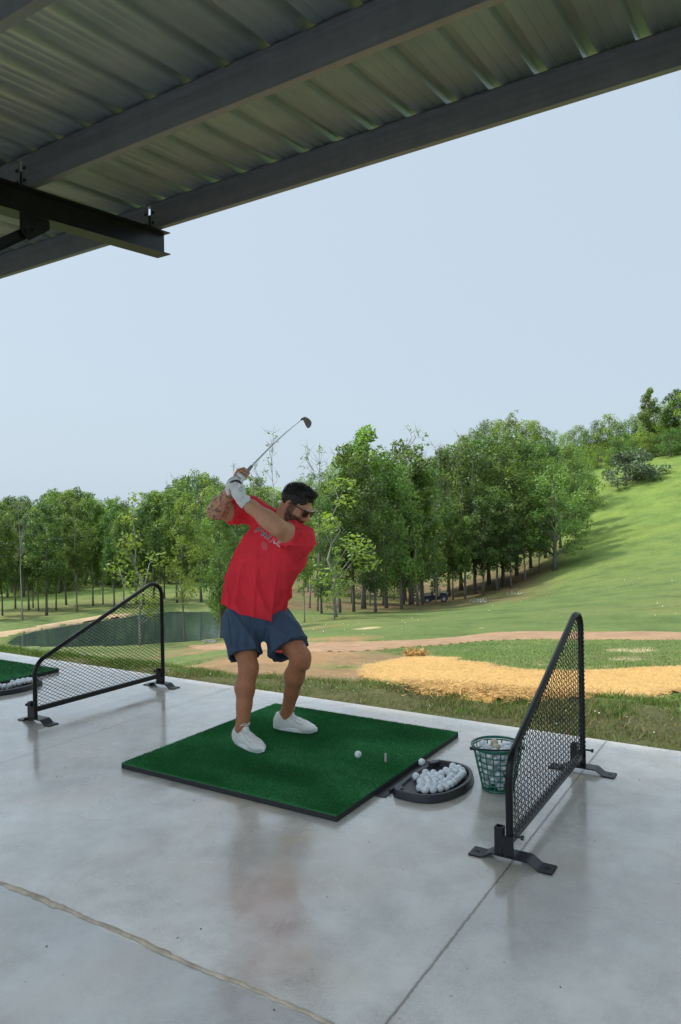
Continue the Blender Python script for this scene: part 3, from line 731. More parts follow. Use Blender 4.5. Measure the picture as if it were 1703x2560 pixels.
# ------------------------------------------------------------------ implicit surfaces
class Field:
    def __init__(s, lo, hi, vox):
        s.lo = np.array(lo, float); s.v = vox; s.n = np.ceil((np.array(hi)-s.lo)/vox).astype(int)+1
        s.D = np.full(s.n, .2, np.float32)
    def sub(s, lo, hi, pad):
        a = np.maximum(np.floor((np.array(lo)-pad-s.lo)/s.v).astype(int), 0); b = np.minimum(np.ceil((np.array(hi)+pad-s.lo)/s.v).astype(int)+1, s.n)
        sl_ = tuple(slice(i, j) for i, j in zip(a, b))
        g = [(np.arange(i, j)*s.v+s.lo[k]).astype(np.float32) for k, (i, j) in enumerate(zip(a, b))]
        return sl_, g[0][:, None, None], g[1][None, :, None], g[2][None, None, :]
    def add(s, fn, lo, hi, k=.02, mode='u'):
        sl_, X, Y, Z = s.sub(lo, hi, k+.03); 
        if min(s.D[sl_].shape) == 0: return
        d = fn(X, Y, Z).astype(np.float32); D = s.D[sl_]
        if mode == 'sub':
            d = -d; h = np.maximum(k-np.abs(D-d), 0)/max(k, 1e-6); s.D[sl_] = np.maximum(D, d)+h*h*k*.25
        elif mode == 'int': s.D[sl_] = np.maximum(D, d)
        else:
            h = np.maximum(k-np.abs(D-d), 0)/max(k, 1e-6); s.D[sl_] = np.minimum(D, d)-h*h*k*.25
    def cone(s, a, b, ra, rb, k=.02, mode='u', flat=None):
        a = np.array(a, float); b = np.array(b, float); ab = b-a; L2 = ab@ab; R = max(ra, rb)
        def fn(X, Y, Z):
            px, py, pz = X-a[0], Y-a[1], Z-a[2]; t = np.clip((px*ab[0]+py*ab[1]+pz*ab[2])/L2, 0, 1)
            return np.sqrt((px-t*ab[0])**2+(py-t*ab[1])**2+(pz-t*ab[2])**2)-(ra+(rb-ra)*t)
        s.add(fn, np.minimum(a, b)-R, np.maximum(a, b)+R, k, mode)
    def ell(s, c, ax, r, k=.02, mode='u'):
        """ellipsoid: centre, 3 unit axes (rows), radii"""
        c = np.array(c, float); ax = np.array(ax, float); r = np.array(r, float)
        def fn(X, Y, Z):
            px, py, pz = X-c[0], Y-c[1], Z-c[2]; q = [(px*a_[0]+py*a_[1]+pz*a_[2]) for a_ in ax]
            k0 = np.sqrt(sum((q[i]/r[i])**2 for i in range(3))); k1 = np.sqrt(sum((q[i]/r[i]**2)**2 for i in range(3)))+1e-9
            return k0*(k0-1)/k1
        R = max(r); s.add(fn, c-R, c+R, k, mode)
    def mesh(s):
        D = s.D; ins = D < 0
        c = sum(ins[i:ins.shape[0]-1+i, j:ins.shape[1]-1+j, k:ins.shape[2]-1+k].astype(np.int8) for i in (0, 1) for j in (0, 1) for k in (0, 1))
        I, J, K = np.nonzero((c > 0) & (c < 8)); ids = np.full(c.shape, -1, np.int32); ids[I, J, K] = np.arange(len(I))
        acc = np.zeros((len(I), 3)); cnt = np.zeros(len(I))
        corners = [(i, j, k) for i in (0, 1) for j in (0, 1) for k in (0, 1)]
        for a in corners:
            for b in corners:
                if sum(abs(x-y) for x, y in zip(a, b)) == 1 and a < b:
                    va = D[I+a[0], J+a[1], K+a[2]]; vb = D[I+b[0], J+b[1], K+b[2]]
                    m_ = (va < 0) != (vb < 0); t = np.where(m_, va/(np.where(va-vb == 0, 1, va-vb)), 0)
                    p = np.array(a)[None]+(np.array(b)-np.array(a))[None]*t[:, None]
                    acc += np.where(m_[:, None], p, 0); cnt += m_
        V = (np.stack([I, J, K], -1)+acc/np.maximum(cnt, 1)[:, None])*s.v+s.lo
        F_ = []
        for ax in range(3):
            o = [0, 0, 0]; o[ax] = 1
            sh = ins.shape
            A_ = ins[:sh[0]-o[0], :sh[1]-o[1], :sh[2]-o[2]]; B_ = ins[o[0]:, o[1]:, o[2]:]
            e = A_ != B_; p = np.stack(np.nonzero(e), -1)
            u_, v_ = [(1, 2), (2, 0), (0, 1)][ax]
            p = p[(p[:, u_] > 0) & (p[:, v_] > 0) & (p[:, u_] < sh[u_]-1) & (p[:, v_] < sh[v_]-1)]
            du = np.zeros(3, int); du[u_] = 1; dv = np.zeros(3, int); dv[v_] = 1
            q = [p-du-dv, p-dv, p, p-du]
            f = np.stack([ids[t_[:, 0], t_[:, 1], t_[:, 2]] for t_ in q], -1)
            fl = A_[p[:, 0], p[:, 1], p[:, 2]]
            f = np.where(fl[:, None], f, f[:, ::-1]); F_.append(f[(f >= 0).all(1)])
        return V, np.concatenate(F_)
def relax(V, Fc, it=2, lam=.5):
    for _ in range(it):
        S_ = np.zeros_like(V); n_ = np.zeros(len(V))
        for a in range(4):
            b = (a+1) % 4
            np.add.at(S_, Fc[:, a], V[Fc[:, b]]); np.add.at(n_, Fc[:, a], 1)
            np.add.at(S_, Fc[:, b], V[Fc[:, a]]); np.add.at(n_, Fc[:, b], 1)
        V = V+(S_/np.maximum(n_, 1)[:, None]-V)*lam
    return V
def sdf_obj(name, fld, mat, parent=None, it=2, colfn=None, off=None, label=None):
    V, Fc = fld.mesh(); V = relax(V, Fc, it)
    c = colfn(V) if colfn is not None else None
    if off is not None: V = V-np.array(off)
    return link(name, arr_mesh(name, V, Fc, 4, c), mat, parent)

# ------------------------------------------------------------------ ball trays
def poly_fn(poly):
    def fn(X, Y):
        X, Y = np.broadcast_arrays(X, Y); return pdist(poly, X, Y)
    return fn
OUT = smooth_poly([(.045, .030), (.20, .012), (.30, .035), (.375, .13), (.41, .30), (.375, .47), (.30, .565), (.20, .588), (.045, .57)], 2)
def make_tray_mesh():
    f = Field((-.01, -.03, -.004), (.43, .63, .06), .004)
    X = (np.arange(f.n[0])*f.v+f.lo[0])[:, None]; Y = (np.arange(f.n[1])*f.v+f.lo[1])[None, :]
    d2 = poly_fn(OUT)(X, Y)[:, :, None]; Z = (np.arange(f.n[2])*f.v+f.lo[2])[None, None, :]
    Xb = X[:, :, None]; Yb = Y[:, :, None]
    outer = np.maximum(d2+(Z-.02)*.25, Z-.042)
    inner = np.maximum(d2+.029-(Z-.02)*.2, .010+.0*Z-Z)
    inner = np.maximum(inner, .05-Xb)
    # lobes at both ends of the rim
    for (lx, ly, lr) in ((.082, .078, .036), (.082, .522, .036), (.105, .066, .022), (.105, .534, .022)):
        inner = np.maximum(inner, lr-np.hypot(Xb-lx, Yb-ly))
    # mouth of the tray: low ridge on the mat side
    mouth = np.maximum(np.maximum(np.abs(Xb-.045)-.04, np.abs(Yb-.30)-.205), .024-Z)
    D = np.maximum(outer, -inner); D = np.maximum(D, -mouth)
    lip = np.maximum(np.maximum(-Xb, Xb-.06), np.maximum(np.abs(Yb-.30)-(.315-.25*np.clip(Xb-.01, 0, 1)), np.maximum(Z-.006, -Z)))
    ridge = np.maximum(np.maximum(np.abs(Xb-.052)-.006, np.abs(Yb-.30)-.24), np.maximum(Z-.022, -Z))
    D = np.minimum(np.minimum(D, lip), ridge); D = np.maximum(D, .0005-Z)
    f.D = D.astype(np.float32); V, Fc = f.mesh(); return relax(V, Fc, 2, .5), Fc
TV, TF = make_tray_mesh()
def make_tray(loc, label):
    me = arr_mesh('ball_tray', TV, TF); o = link('ball_tray', me, m_tray); o.location = loc; tag(o, label, 'ball tray', 'black golf ball trays')
    return o
make_tray((1.527, .385, 0), 'black curved rubber tray full of golf balls beside the golfer\'s mat')
make_tray((-2.652, .60, 0), 'black curved rubber tray of golf balls at the left mat beyond the divider')
BR = .02135
bm = bmesh.new(); bmesh.ops.create_icosphere(bm, subdivisions=3, radius=BR); ball_me = bpy.data.meshes.new('golf_ball'); bm.to_mesh(ball_me); bm.free()
ball_me.polygons.foreach_set('use_smooth', np.ones(len(ball_me.polygons), bool)); ball_me.materials.append(m_ball)
m_mark = simple('ball_print', (.06, .07, .12), .5)
def ball(p, label, group=None, me=ball_me, mark=False):
    o = bpy.data.objects.new('golf_ball', me); COL.objects.link(o); o.location = p
    o.rotation_euler = (random.uniform(0, 6), random.uniform(0, 6), random.uniform(0, 6)); tag(o, label, 'golf ball', group); return o
b0 = ball((1.2, .757, .0362+BR), 'single white golf ball lying on the green mat in front of the golfer')
lp = uz(930+685/5.6, 1860+250/5.6, .028); ball((1.553, lp[1], .0275), 'lone white golf ball on the lip of the tray against the mat edge')
CT = [(623,455),(752,405),(863,412),(977,418),(1062,372),(1185,300),(1250,335),(1276,372),(1273,412),(1160,350),(1168,395),(1075,412),(1127,452),(1240,450),(1200,485),(714,465),(804,445),(918,448),(973,488),(1087,490),(863,485),(770,505),(680,532),(888,525),(1040,528),(1156,525),(795,550),(706,570),(973,560),(884,580),(1103,565),(1040,598),(672,612),(795,600),(740,645),(857,640),(957,622)]
def settle(P, zc, poly, off, margin):
    P = np.array(P)[:, :2]
    for _ in range(300):
        for a in range(len(P)):
            for b_ in range(a):
                d = P[a]-P[b_]; L = np.hypot(*d)
                if L < 2*BR: d = d/max(L, 1e-6)*(2*BR-L)*.5; P[a] += d; P[b_] -= d
        dd = pdist(poly, P[:, 0]-off[0], P[:, 1]-off[1])+margin
        e = 1e-3; gx = pdist(poly, P[:, 0]-off[0]+e, P[:, 1]-off[1])+margin-dd; gy = pdist(poly, P[:, 0]-off[0], P[:, 1]-off[1]+e)+margin-dd
        k = dd > 0; P[k] -= (np.stack([gx, gy], -1)/e*dd[:, None])[k]
    return P
P = settle([uz(930+x/5.6, 1860+y/5.6, .0105+BR) for x, y in CT], 0, OUT, (1.527, .385), .036+BR)
for x, y in P: ball((x, y, .0108+BR), 'white golf ball in the pile inside the tray at the golfer\'s mat', 'golf balls in the tray by the golfer')
# left tray
CL = [(20,1000),(85,1000),(195,990),(300,965),(305,915),(380,870),(420,945),(415,895),(485,870),(530,905),(570,805),(570,845),(620,880),(665,785),(690,820),(700,870)]
PL = settle([uz(x/8.711, 1600+y/8.711, .0105+BR) for x, y in CL], 0, OUT, (-2.652, .60), .036+BR)
for x, y in PL: ball((x, y, .0108+BR), 'white golf ball in the tray at the left edge beyond the divider', 'golf balls in the left tray')
yl = ball_me.copy(); yl.materials.clear(); yl.materials.append(m_ballyel)
ball((-2.36, 1.075, .0108+BR), 'yellow golf ball in the left tray behind the divider post', None, yl)

# ------------------------------------------------------------------ wire basket
bc = Vector((2.055, .80, 0)); bask = empty('ball_basket', bc); tag(bask, 'green plastic lattice basket full of golf balls beside the tray', 'basket')
RB, RT, HB_ = .082, .132, .238
def rad(z): return RB+(RT-RB)*z/HB_
b = MB()
for k in range(8):
    z = .008+k*(HB_-.02)/7; n = 48
    th = .0046 if k else .0065
    b.tube([(rad(z)*math.cos(a), rad(z)*math.sin(a), z) for a in [2*math.pi*i/n for i in range(n)]], th*.8, 6, closed=True)
for k in range(20):
    a = 2*math.pi*(k+.5)/20
    b.tube([(rad(z)*math.cos(a), rad(z)*math.sin(a), z) for z in (.006, HB_*.5, HB_-.008)], .0032, 6)
for k in range(7):
    x = -.07+k*.0233; L = math.sqrt(max(RB**2-x*x, 0)); b.box((x, 0, .006), (.006, 2*L, .005)); b.box((0, x, .006), (2*L, .006, .0052))
b.build('lattice', m_basket, bask, auto=.8)
b = MB(); n = 56
b.tube([((RT+.003)*math.cos(a), (RT+.003)*math.sin(a), HB_) for a in [2*math.pi*i/n for i in range(n)]], .0075, 8, closed=True); b.build('rim', m_basket, bask, auto=.8)
b = MB()
# black bail folded down over the near side
ax = np.array([.86, .51])
pts = []
for t in np.linspace(0, math.pi, 24):
    c2 = math.cos(t); s2 = math.sin(t)
    v = ax*(-c2)*(RT+.010)+np.array([ax[1], -ax[0]])*s2*(RT+.013)
    pts.append((v[0], v[1], HB_-.014+.030*s2))
b.tube(pts, .0048, 6)
for sg in (-1, 1): b.tube([(sg*ax[0]*(RT-.004), sg*ax[1]*(RT-.004), HB_-.02), (sg*ax[0]*(RT+.016), sg*ax[1]*(RT+.016), HB_-.02)], .009, 10)
b.build('handle', m_blackpl, bask, auto=.8)
cream = ball_me.copy(); cream.materials.clear(); cream.materials.append(m_ballcream)
rb = random.Random(3); placed = []
z = .012+BR
for lay in range(6):
    R2 = rad(z)-BR-.006; cnt = 0; tries = 0
    layer = []
    while tries < 2500 and len(layer) < 14:
        tries += 1; a = rb.uniform(0, 6.283); r2 = R2*math.sqrt(rb.uniform(.0, 1)) if tries > 400 else R2
        p = Vector((r2*math.cos(a), r2*math.sin(a), z+rb.uniform(-.004, .004)))
        if all((p-q).length > 2*BR*.985 for q in placed): placed.append(p); layer.append(p)
    z += .036
for k, p in enumerate(placed):
    top = k >= len(placed)-9
    if k in (len(placed)-4, len(placed)-12): ball(p+bc, 'cream coloured golf ball among the white ones in the green basket', 'cream golf balls in the basket', cream)
    else: ball(p+bc, 'white golf ball inside the green lattice basket', 'golf balls in the green basket')

# ------------------------------------------------------------------ mesh dividers
def clip_seg(p, q, poly):
    """clip a 2D segment to a convex polygon (ccw)"""
    t0, t1 = 0.0, 1.0; d = (q[0]-p[0], q[1]-p[1]); n = len(poly)
    for k in range(n):
        a = poly[k]; b = poly[(k+1) % n]; nx, ny = b[1]-a[1], -(b[0]-a[0])
        den = nx*d[0]+ny*d[1]; num = nx*(a[0]-p[0])+ny*(a[1]-p[1])
        if abs(den) < 1e-12:
            if num < 0: return None
        elif den > 0: t1 = min(t1, num/den)
        else: t0 = max(t0, num/den)
    return (t0, t1) if t0 < t1-1e-4 else None
def make_divider(loc, label, side):
    root = empty('bay_divider', loc); tag(root, label, 'mesh divider', 'black mesh dividers between the bays')
    r = .0165
    def arc(c, rad_, a0, a1, n=9): return [(0, c[0]+rad_*math.cos(R_(a0+(a1-a0)*k/n)), c[1]+rad_*math.sin(R_(a0+(a1-a0)*k/n))) for k in range(n+1)]
    # outline in the y-z plane
    sl_ang = math.degrees(math.atan2(.475, 1.06))
    c1 = (.13, .345); c2 = (1.165, .80)
    pts = [(0, 0, .036)]+arc(c1, .13, 180, 90+sl_ang)+arc(c2, .112, 90+sl_ang, 0)+[(0, 1.277, .036)]
    b = MB(); b.tube(pts, r, 12); fr = b.build('frame', m_tubeblk, root, auto=.9)
    b = MB(); b.box((0, .638, .098), (.022, 1.245, .036)); b.build('bottom_rail', m_tubeblk, root)
    poly = [(.012, .112), (1.268, .112), (1.268, .81), (1.235, .88), (1.165, .905), (.09, .462), (.035, .43), (.012, .36)]
    b = MB(); dy, dz = .046, .0275; sl_ = dz/dy; rw = .0019
    for fam in (1, -1):
        k = -60
        for k in range(-90, 130):
            y0 = k*dy; p = (y0-2.0, .1-fam*sl_*2.0); q = (y0+2.0, .1+fam*sl_*2.0)
            if fam == -1: pass
            c = clip_seg(p, q, poly)
            if not c: continue
            A_ = (p[0]+(q[0]-p[0])*c[0], p[1]+(q[1]-p[1])*c[0]); B_ = (p[0]+(q[0]-p[0])*c[1], p[1]+(q[1]-p[1])*c[1])
            L = math.hypot(B_[0]-A_[0], B_[1]-A_[1]); nn = max(2, int(L/(dy*.58))+1)
            b.tube([(side*.016+.0022*fam*math.cos(math.pi*t*nn/1.0), A_[0]+(B_[0]-A_[0])*t, A_[1]+(B_[1]-A_[1])*t) for t in np.linspace(0, 1, nn+1)], rw, 4, cap=False)
    # lacing that wraps the net round the sloping tube and the tall post
    net = b.build('net', m_net, root)
    b = MB(); path = [Vector(p) for p in pts]; L = 0; coil = []; step = .024; nxt = .0
    for p, q in zip(path, path[1:]):
        seg = (q-p).length; d = (q-p).normalized(); t = nxt
        while t < seg:
            c = p+d*t
            if c.z > .10 and c.y > 1.2:
                s2 = d.cross(Vector((1, 0, 0))).normalized(); rr_ = r+(.0022 if c.y > 1.2 else .0008)
                coil += [c+Vector((1, 0, 0))*rr_*math.cos(a)+s2*rr_*math.sin(a)+d*(step*a/6.283) for a in np.linspace(0, 6.283, 9)[:-1]]
            t += step
        nxt = t-seg
    b.tube(coil, .0023, 4); b.build('lacing', m_net, net)
    for p, q in zip(path, path[1:]):
        if (q-p).length > .3 and abs(q.y-p.y) > .3:
            n_k = int((q-p).length/.032)
            for k in range(n_k):
                c = p.lerp(q, (k+.5)/n_k)
                b2 = MB(); b2.tube([c+Vector((side*(r-.002), 0, .004)), c+Vector((side*(r+.003), 0, -.001)), c+Vector((side*(r+.001), 0, -.009))], .0022, 5); b2.build('wire_end', m_net, net)
    # feet
    for fy, ins in ((0, 1), (1.277, -1)):
        b = MB(); wy = .042; t = .007; zt = .034
        prof = [(-.185, .0), (-.125, .0), (-.085, zt-t), (.085, zt-t), (.125, .0), (.185, .0), (.185, t), (.121, t), (.081, zt), (-.081, zt), (-.121, t), (-.185, t)]
        rows = []
        A_ = [b.bm.verts.new((x, fy-wy+ins*.02, z+.0005)) for x, z in prof]; B_ = [b.bm.verts.new((x, fy+wy+ins*.02, z+.0005)) for x, z in prof]
        n = len(prof)
        for k in range(n): b.bm.faces.new((A_[k], B_[k], B_[(k+1) % n], A_[(k+1) % n]))
        for k in range(5):
            j = n-1-k; b.bm.faces.new((A_[k], A_[k+1], A_[j-1], A_[j])); b.bm.faces.new((B_[k+1], B_[k], B_[j], B_[j-1]))
        bmesh.ops.bevel(b.bm, geom=[e for e in b.bm.edges if abs(e.verts[0].co.y-e.verts[1].co.y) > .05], offset=.003, segments=2, affect='EDGES')
        ft = b.build('foot_plate', m_blacksteel, root, auto=.5)
        for sx_ in (-.155, .155):
            b = MB(); b.tube([(sx_-.012, fy+ins*.02, .0078), (sx_+.012, fy+ins*.02, .0078)], .007, 10, sq=.1)
            b.build('slot', m_net, ft)
        b = MB(); x0 = -.045 if side > 0 else -.05; hh = .115; wq = .016; z0 = zt+.001
        for (cx_, cy_, dx_, dy_) in ((x0-wq, 0, .004, .036), (x0+wq, 0, .004, .036), (x0, -wq, .028, .004), (x0, wq, .028, .004)):
            b.box((cx_, fy+cy_, z0+hh/2), (dx_, dy_, hh))
        b.box((x0+.045, fy-.02, z0+hh/2-.012), (.045, .004, hh-.03)); 
        b.build('socket', m_blacksteel, ft)
        b = MB(); sx_ = 1 if side > 0 else -1; xb = (.02 if side > 0 else x0-.018)
        b.tube([(xb, fy, z0+.085), (xb+sx_*.035, fy, z0+.085)], .0055, 8); b.tube([(xb+sx_*.030, fy, z0+.085), (xb+sx_*.040, fy, z0+.085)], .011, 8)
        b.build('clamp_bolt', m_blacksteel, ft, auto=.7)
    return root
make_divider((2.385, .025, 0), 'black mesh divider with sloping top standing right of the green ball basket', 1)
make_divider((-1.322, .355, 0), 'black mesh divider with sloping top standing at left between two mats', -1)
# ------------------------------------------------------------------ the golfer
def nrm(v): v = np.array(v, float); return v/np.linalg.norm(v)
fw = np.array([math.sin(YAW), math.cos(YAW), 0.]); rt = np.array([math.cos(YAW), -math.sin(YAW), 0.]); upz = np.array([0, 0, 1.])
PO = np.array([.55, .80, .035])
person = empty('person', tuple(PO)); tag(person, 'man in red t-shirt and navy shorts at the top of a golf backswing wearing sunglasses', 'person')
pelv = S(640, 1560, 4.86)
Rhip = S(601, 1560, 4.80); Lhip = S(690, 1560, 4.86)
Rkn = S(621, 1668, 4.66); Lkn = S(751, 1641, 4.70)
Rank = np.array([.430, .600, .140]); Lank = np.array([.492, .998, .150])
Rsh = S(626, 1275, 4.84); Lsh = S(748, 1350, 4.62); neckb = S(704, 1312, 4.74)
Lel = S(694, 1318, 4.43); Lwr = S(603, 1247, 4.40)
Rel = S(541, 1277, 4.66); Rwr = S(574, 1229, 4.46)
Lhand = S(586, 1213, 4.385); Rhand = S(603, 1190, 4.40)
hc = S(741, 1261, 4.66)
Fh = nrm(.74*rt-.36*fw-.56*upz); Uh = nrm(upz-np.dot(upz, Fh)*Fh+.02*rt); Rh = np.cross(Fh, Uh)
HA = [Rh, Fh, Uh]; HS = 1.05
def hp(r_, f_, u_): return hc+HS*(r_*Rh+f_*Fh+u_*Uh)
# --- skin: one continuous surface for head, neck, trunk core, arms, legs, right hand
allp = np.array([pelv, Rkn, Lkn, Rank, Lank, Rsh, Lsh, Lel, Rel, Lwr, hc, Rhand])
lo = allp.min(0)-.16; hi = allp.max(0)+.18; lo[2] = .05
B_ = Field(lo, hi, .0038)
trunk_axis = nrm(neckb-pelv)
B_.cone(pelv, S(672, 1400, 4.80), .115, .12, .05); B_.cone(S(672, 1400, 4.80), S(694, 1335, 4.77), .12, .085, .05)
B_.cone(neckb, Rsh, .05, .05, .04); B_.cone(neckb, Lsh, .05, .05, .04)
for hip, kn, an, cd in ((Rhip, Rkn, Rank, 1), (Lhip, Lkn, Lank, -1)):
    back = nrm(kn-(hip+an)/2) if np.linalg.norm(kn-(hip+an)/2) > .02 else nrm([1, -.4, 0])
    back = -nrm(back*.6+np.array([.8, -.2, 0])*.6)
    g_ = .92 if cd > 0 else .97
    B_.cone(pelv+(hip-pelv)*.4, hip, .10, .10, .04)
    B_.cone(hip, hip+(kn-hip)*.62, .10*g_, .079*g_, .03); B_.cone(hip+(kn-hip)*.6, kn, .080*g_, .055*g_, .03)
    B_.ell(kn-back*.010, [nrm(np.cross(kn-an, back)), back, nrm(kn-an)], (.049*g_, .046*g_, .060), .05)
    B_.cone(kn-back*.004, kn+(an-kn)*.38-back*.002, .055*g_, .046*g_, .04)       # knee cap
    cm = kn+(an-kn)*.33+back*.014
    B_.cone(kn+back*.006, cm, .052*g_, .066*g_, .025); B_.cone(cm, kn+(an-kn)*.62, .066*g_, .044*g_, .03)
    B_.cone(kn+(an-kn)*.6, an+(kn-an)*.05, .047, .037, .03)
    B_.cone(kn-back*.012, an-back*.012, .043, .028, .03)                                  # shin
    B_.cone(an, an-upz*.05, .040, .038, .02)
# arms
def along(a, b, t): return a+(b-a)*t
B_.cone(Lsh, along(Lsh, Lel, .55), .068, .064, .03); B_.cone(along(Lsh, Lel, .5), Lel, .064, .053, .03)
B_.cone(Lel, along(Lel, Lwr, .28), .052, .053, .025); B_.cone(along(Lel, Lwr, .25), along(Lel, Lwr, .7), .053, .040, .03); B_.cone(along(Lel, Lwr, .7), Lwr, .040, .031, .02)
B_.cone(Rsh, along(Rsh, Rel, .5), .072, .072, .03); B_.cone(along(Rsh, Rel, .5), Rel, .071, .053, .03)
B_.ell(Rel+nrm(Rel-Rsh)*.012, [nrm(Rel-Rsh), nrm(np.cross(Rel-Rsh, Rwr-Rel)), nrm(np.cross(Rel-Rsh, np.cross(Rel-Rsh, Rwr-Rel)))], (.045, .046, .048), .02)
B_.cone(Rel, along(Rel, Rwr, .35), .056, .055, .025); B_.cone(along(Rel, Rwr, .3), along(Rel, Rwr, .8), .055, .038, .03); B_.cone(along(Rel, Rwr, .75), Rwr, .038, .031, .02)
B_.cone(Rwr, along(Rwr, Rhand, .6), .031, .030, .02)
# neck and head
B_.cone(neckb-trunk_axis*.01, hp(0, -.035, -.05), .064, .060, .035)
B_.ell(hp(0, -.014, .030), HA, (.079*HS, .099*HS, .090*HS), .02)
B_.ell(hp(0, .030, -.030), HA, (.068*HS, .068*HS, .085*HS), .03)
B_.ell(hp(0, .052, -.078), HA, (.050*HS, .042*HS, .040*HS), .035)      # jaw
B_.ell(hp(0, .080, -.098), HA, (.026*HS, .020*HS, .020*HS), .025)      # chin
for s1 in (-1, 1):
    B_.cone(hp(s1*.058, -.005, -.055), hp(s1*.028, .070, -.098), .024, .018, .03)  # jaw line
    B_.ell(hp(s1*.042, .068, -.028), HA, (.026, .024, .022), .022)      # cheek
    B_.ell(hp(s1*.034, .082, .006), HA, (.017, .010, .012), .010, 'sub')   # eye socket
    B_.ell(hp(s1*.033, .078, .004), HA, (.0135, .0125, .0125), .004)    # eyeball
    B_.cone(hp(s1*.012, .099, .022), hp(s1*.050, .083, .020), .0095, .009, .012)  # brow ridge
    B_.ell(hp(s1*.0785, -.012, -.006), [Rh, nrm(Fh-.25*Uh), nrm(Uh+.25*Fh)], (.010, .021, .034), .008)   # ear
    B_.ell(hp(s1*.0885, -.006, -.004), HA, (.006, .010, .018), .006, 'sub')
    B_.ell(hp(s1*.0125, .104, -.042), HA, (.009, .010, .009), .008)     # nostril wing
B_.cone(hp(0, .094, .010), hp(0, .118, -.032), .0085, .0115, .012)
B_.ell(hp(0, .119, -.036), HA, (.0125, .0125, .011), .010)
B_.ell(hp(0, .096, -.066), HA, (.024, .010, .0065), .006); B_.ell(hp(0, .094, -.077), HA, (.020, .010, .007), .006)
B_.ell(hp(0, .1045, -.0715), HA, (.022, .004, .0018), .003, 'sub')
# club direction
grip_butt = S(574, 1226, 4.36); grip_end = S(631, 1164, 4.44); clubtip = S(758, 1048, 4.93)
cdir = nrm(grip_end-grip_butt)
gA = S(583, 1218, 4.37)
# right hand (bare): palm + four fingers wrapped round the grip + thumb
toc = nrm(CAM-Rhand)
side = nrm(np.cross(cdir, toc))                # across the grip
rc = S(606, 1186, 4.425)                        # point on the grip under the right hand
left = side if np.dot(side, rt) < 0 else -side
def wrap(center, rad_, start, sweep, fr, lng, kblend=.006, fld=None, perp1=None, perp2=None):
    pts_ = [center+rad_*(perp1*math.cos(a)+perp2*math.sin(a))+cdir*lng*j/4 for j, a in enumerate(np.linspace(start, start+sweep, 5))]
    for j in range(4): fld.cone(pts_[j], pts_[j+1], fr*(1-.05*j), fr*(1-.05*(j+1)), kblend)
palm_c = rc+left*.008-toc*.024
B_.ell(palm_c-cdir*.004, [cdir, left, toc], (.042, .034, .018), .015)
B_.cone(Rwr+(Rhand-Rwr)*.2, palm_c-cdir*.01, .030, .024, .02)
for j in range(4):
    c0 = rc+cdir*(.036-.0215*j)
    wrap(c0, .0225, R_(150), -R_(215)+R_(8*j), .0084-.0004*(j == 3), .004, .004, B_, -left, toc)
B_.cone(palm_c-left*.020-cdir*.03, rc-left*.026+cdir*.002, .0155, .0115, .01); B_.cone(rc-left*.026+cdir*.002, rc-left*.022+cdir*.034+toc*.006, .0115, .0095, .005)
skin_lin = np.array([.58, .30, .19])
def skin_col(V):
    c = np.tile(skin_lin, (len(V), 1))
    n = fbm(V[:, 0]*1.0+V[:, 2]*.7, V[:, 1]+V[:, 2]*.5, 14, 91, 4)[:, None]
    c = c*(.86+.28*n)
    legz = V[:, 2] < .8
    c[legz] = c[legz]*np.array([.76, .60, .49])
    # head details
    q = (V-hc)/HS; r_ = q@Rh; f_ = q@Fh; u_ = q@Uh
    head = (np.abs(r_) < .1) & (np.abs(u_+.02) < .14) & (f_ > -.12) & (f_ < .14)
    nz = fbm(r_*1+u_, f_+u_*.3, 90, 95, 3)
    beard = np.clip((-.034-u_+.30*np.clip(.04-f_, 0, .04)-(nz-.5)*.016)/.012, 0, 1)*np.clip((f_-(-.012))/.02, 0, 1)*head
    mous = np.clip(1-np.abs(u_+.056)/.009, 0, 1)*np.clip((.034-np.abs(r_))/.008, 0, 1)*(f_ > .07)
    cheek = np.clip((u_+.060)/.014, 0, 1)*np.clip((.040-np.abs(r_))/.01, 0, 1)*(f_ > .06)
    k = np.clip(np.maximum(beard*(1-.95*cheek), mous)*.86, 0, 1)*(.75+.5*nz)
    side_ = np.clip((np.abs(r_)-.055)/.01, 0, 1)*np.clip((.045-f_)/.01, 0, 1)*np.clip((f_+.012)/.01, 0, 1)*np.clip((u_+.06)/.01, 0, 1)*np.clip((.07-u_)/.01, 0, 1)*head
    k = np.maximum(k, side_*.7); k = np.clip(k, 0, .95)[:, None]
    c = c*(1-k)+np.array([.028, .020, .017])*k
    lips = np.clip(1-np.hypot((u_+.0715)/.012, r_/.024), 0, 1)*(f_ > .09); c = c*(1-lips[:, None]*.6)+np.array([.33, .12, .10])*lips[:, None]*.6
    red = (np.clip(1-np.linalg.norm(q-np.array([0, 0, 0])-(.12*Fh-.036*Uh), axis=1)/.03, 0, 1)+np.clip((np.abs(r_)-.08)/.01, 0, 1)*head*(np.abs(u_) < .05))[:, None]
    c = c*(1-.25*red)+np.array([.45, .15, .10])*.25*red
    # tattoos on the right forearm and inner elbow
    ax = nrm(Rwr-Rel); t = (V-Rel)@ax/np.linalg.norm(Rwr-Rel); rv = V-Rel-np.outer((V-Rel)@ax, ax); rad_ = np.linalg.norm(rv, axis=1)
    p1 = nrm(np.cross(ax, toc)); p2 = np.cross(ax, p1); ang = np.arctan2(rv@p2, rv@p1)
    arm = (rad_ < .075) & (t > -.25) & (t < 1.0) & (V[:, 2] > 1.3) & (np.linalg.norm(V-Rel, axis=1) < .30)
    pat = fbm(ang*1.5+9, t*4+3, 3.5, 99, 4)
    ink = (np.clip((pat-.58)/.03, 0, 1)*arm)[:, None]*.78
    c = c*(1-ink)+np.array([.055, .055, .06])*ink
    # veins and lighter inner forearm of the lead arm
    return np.clip(c, 0, 1)
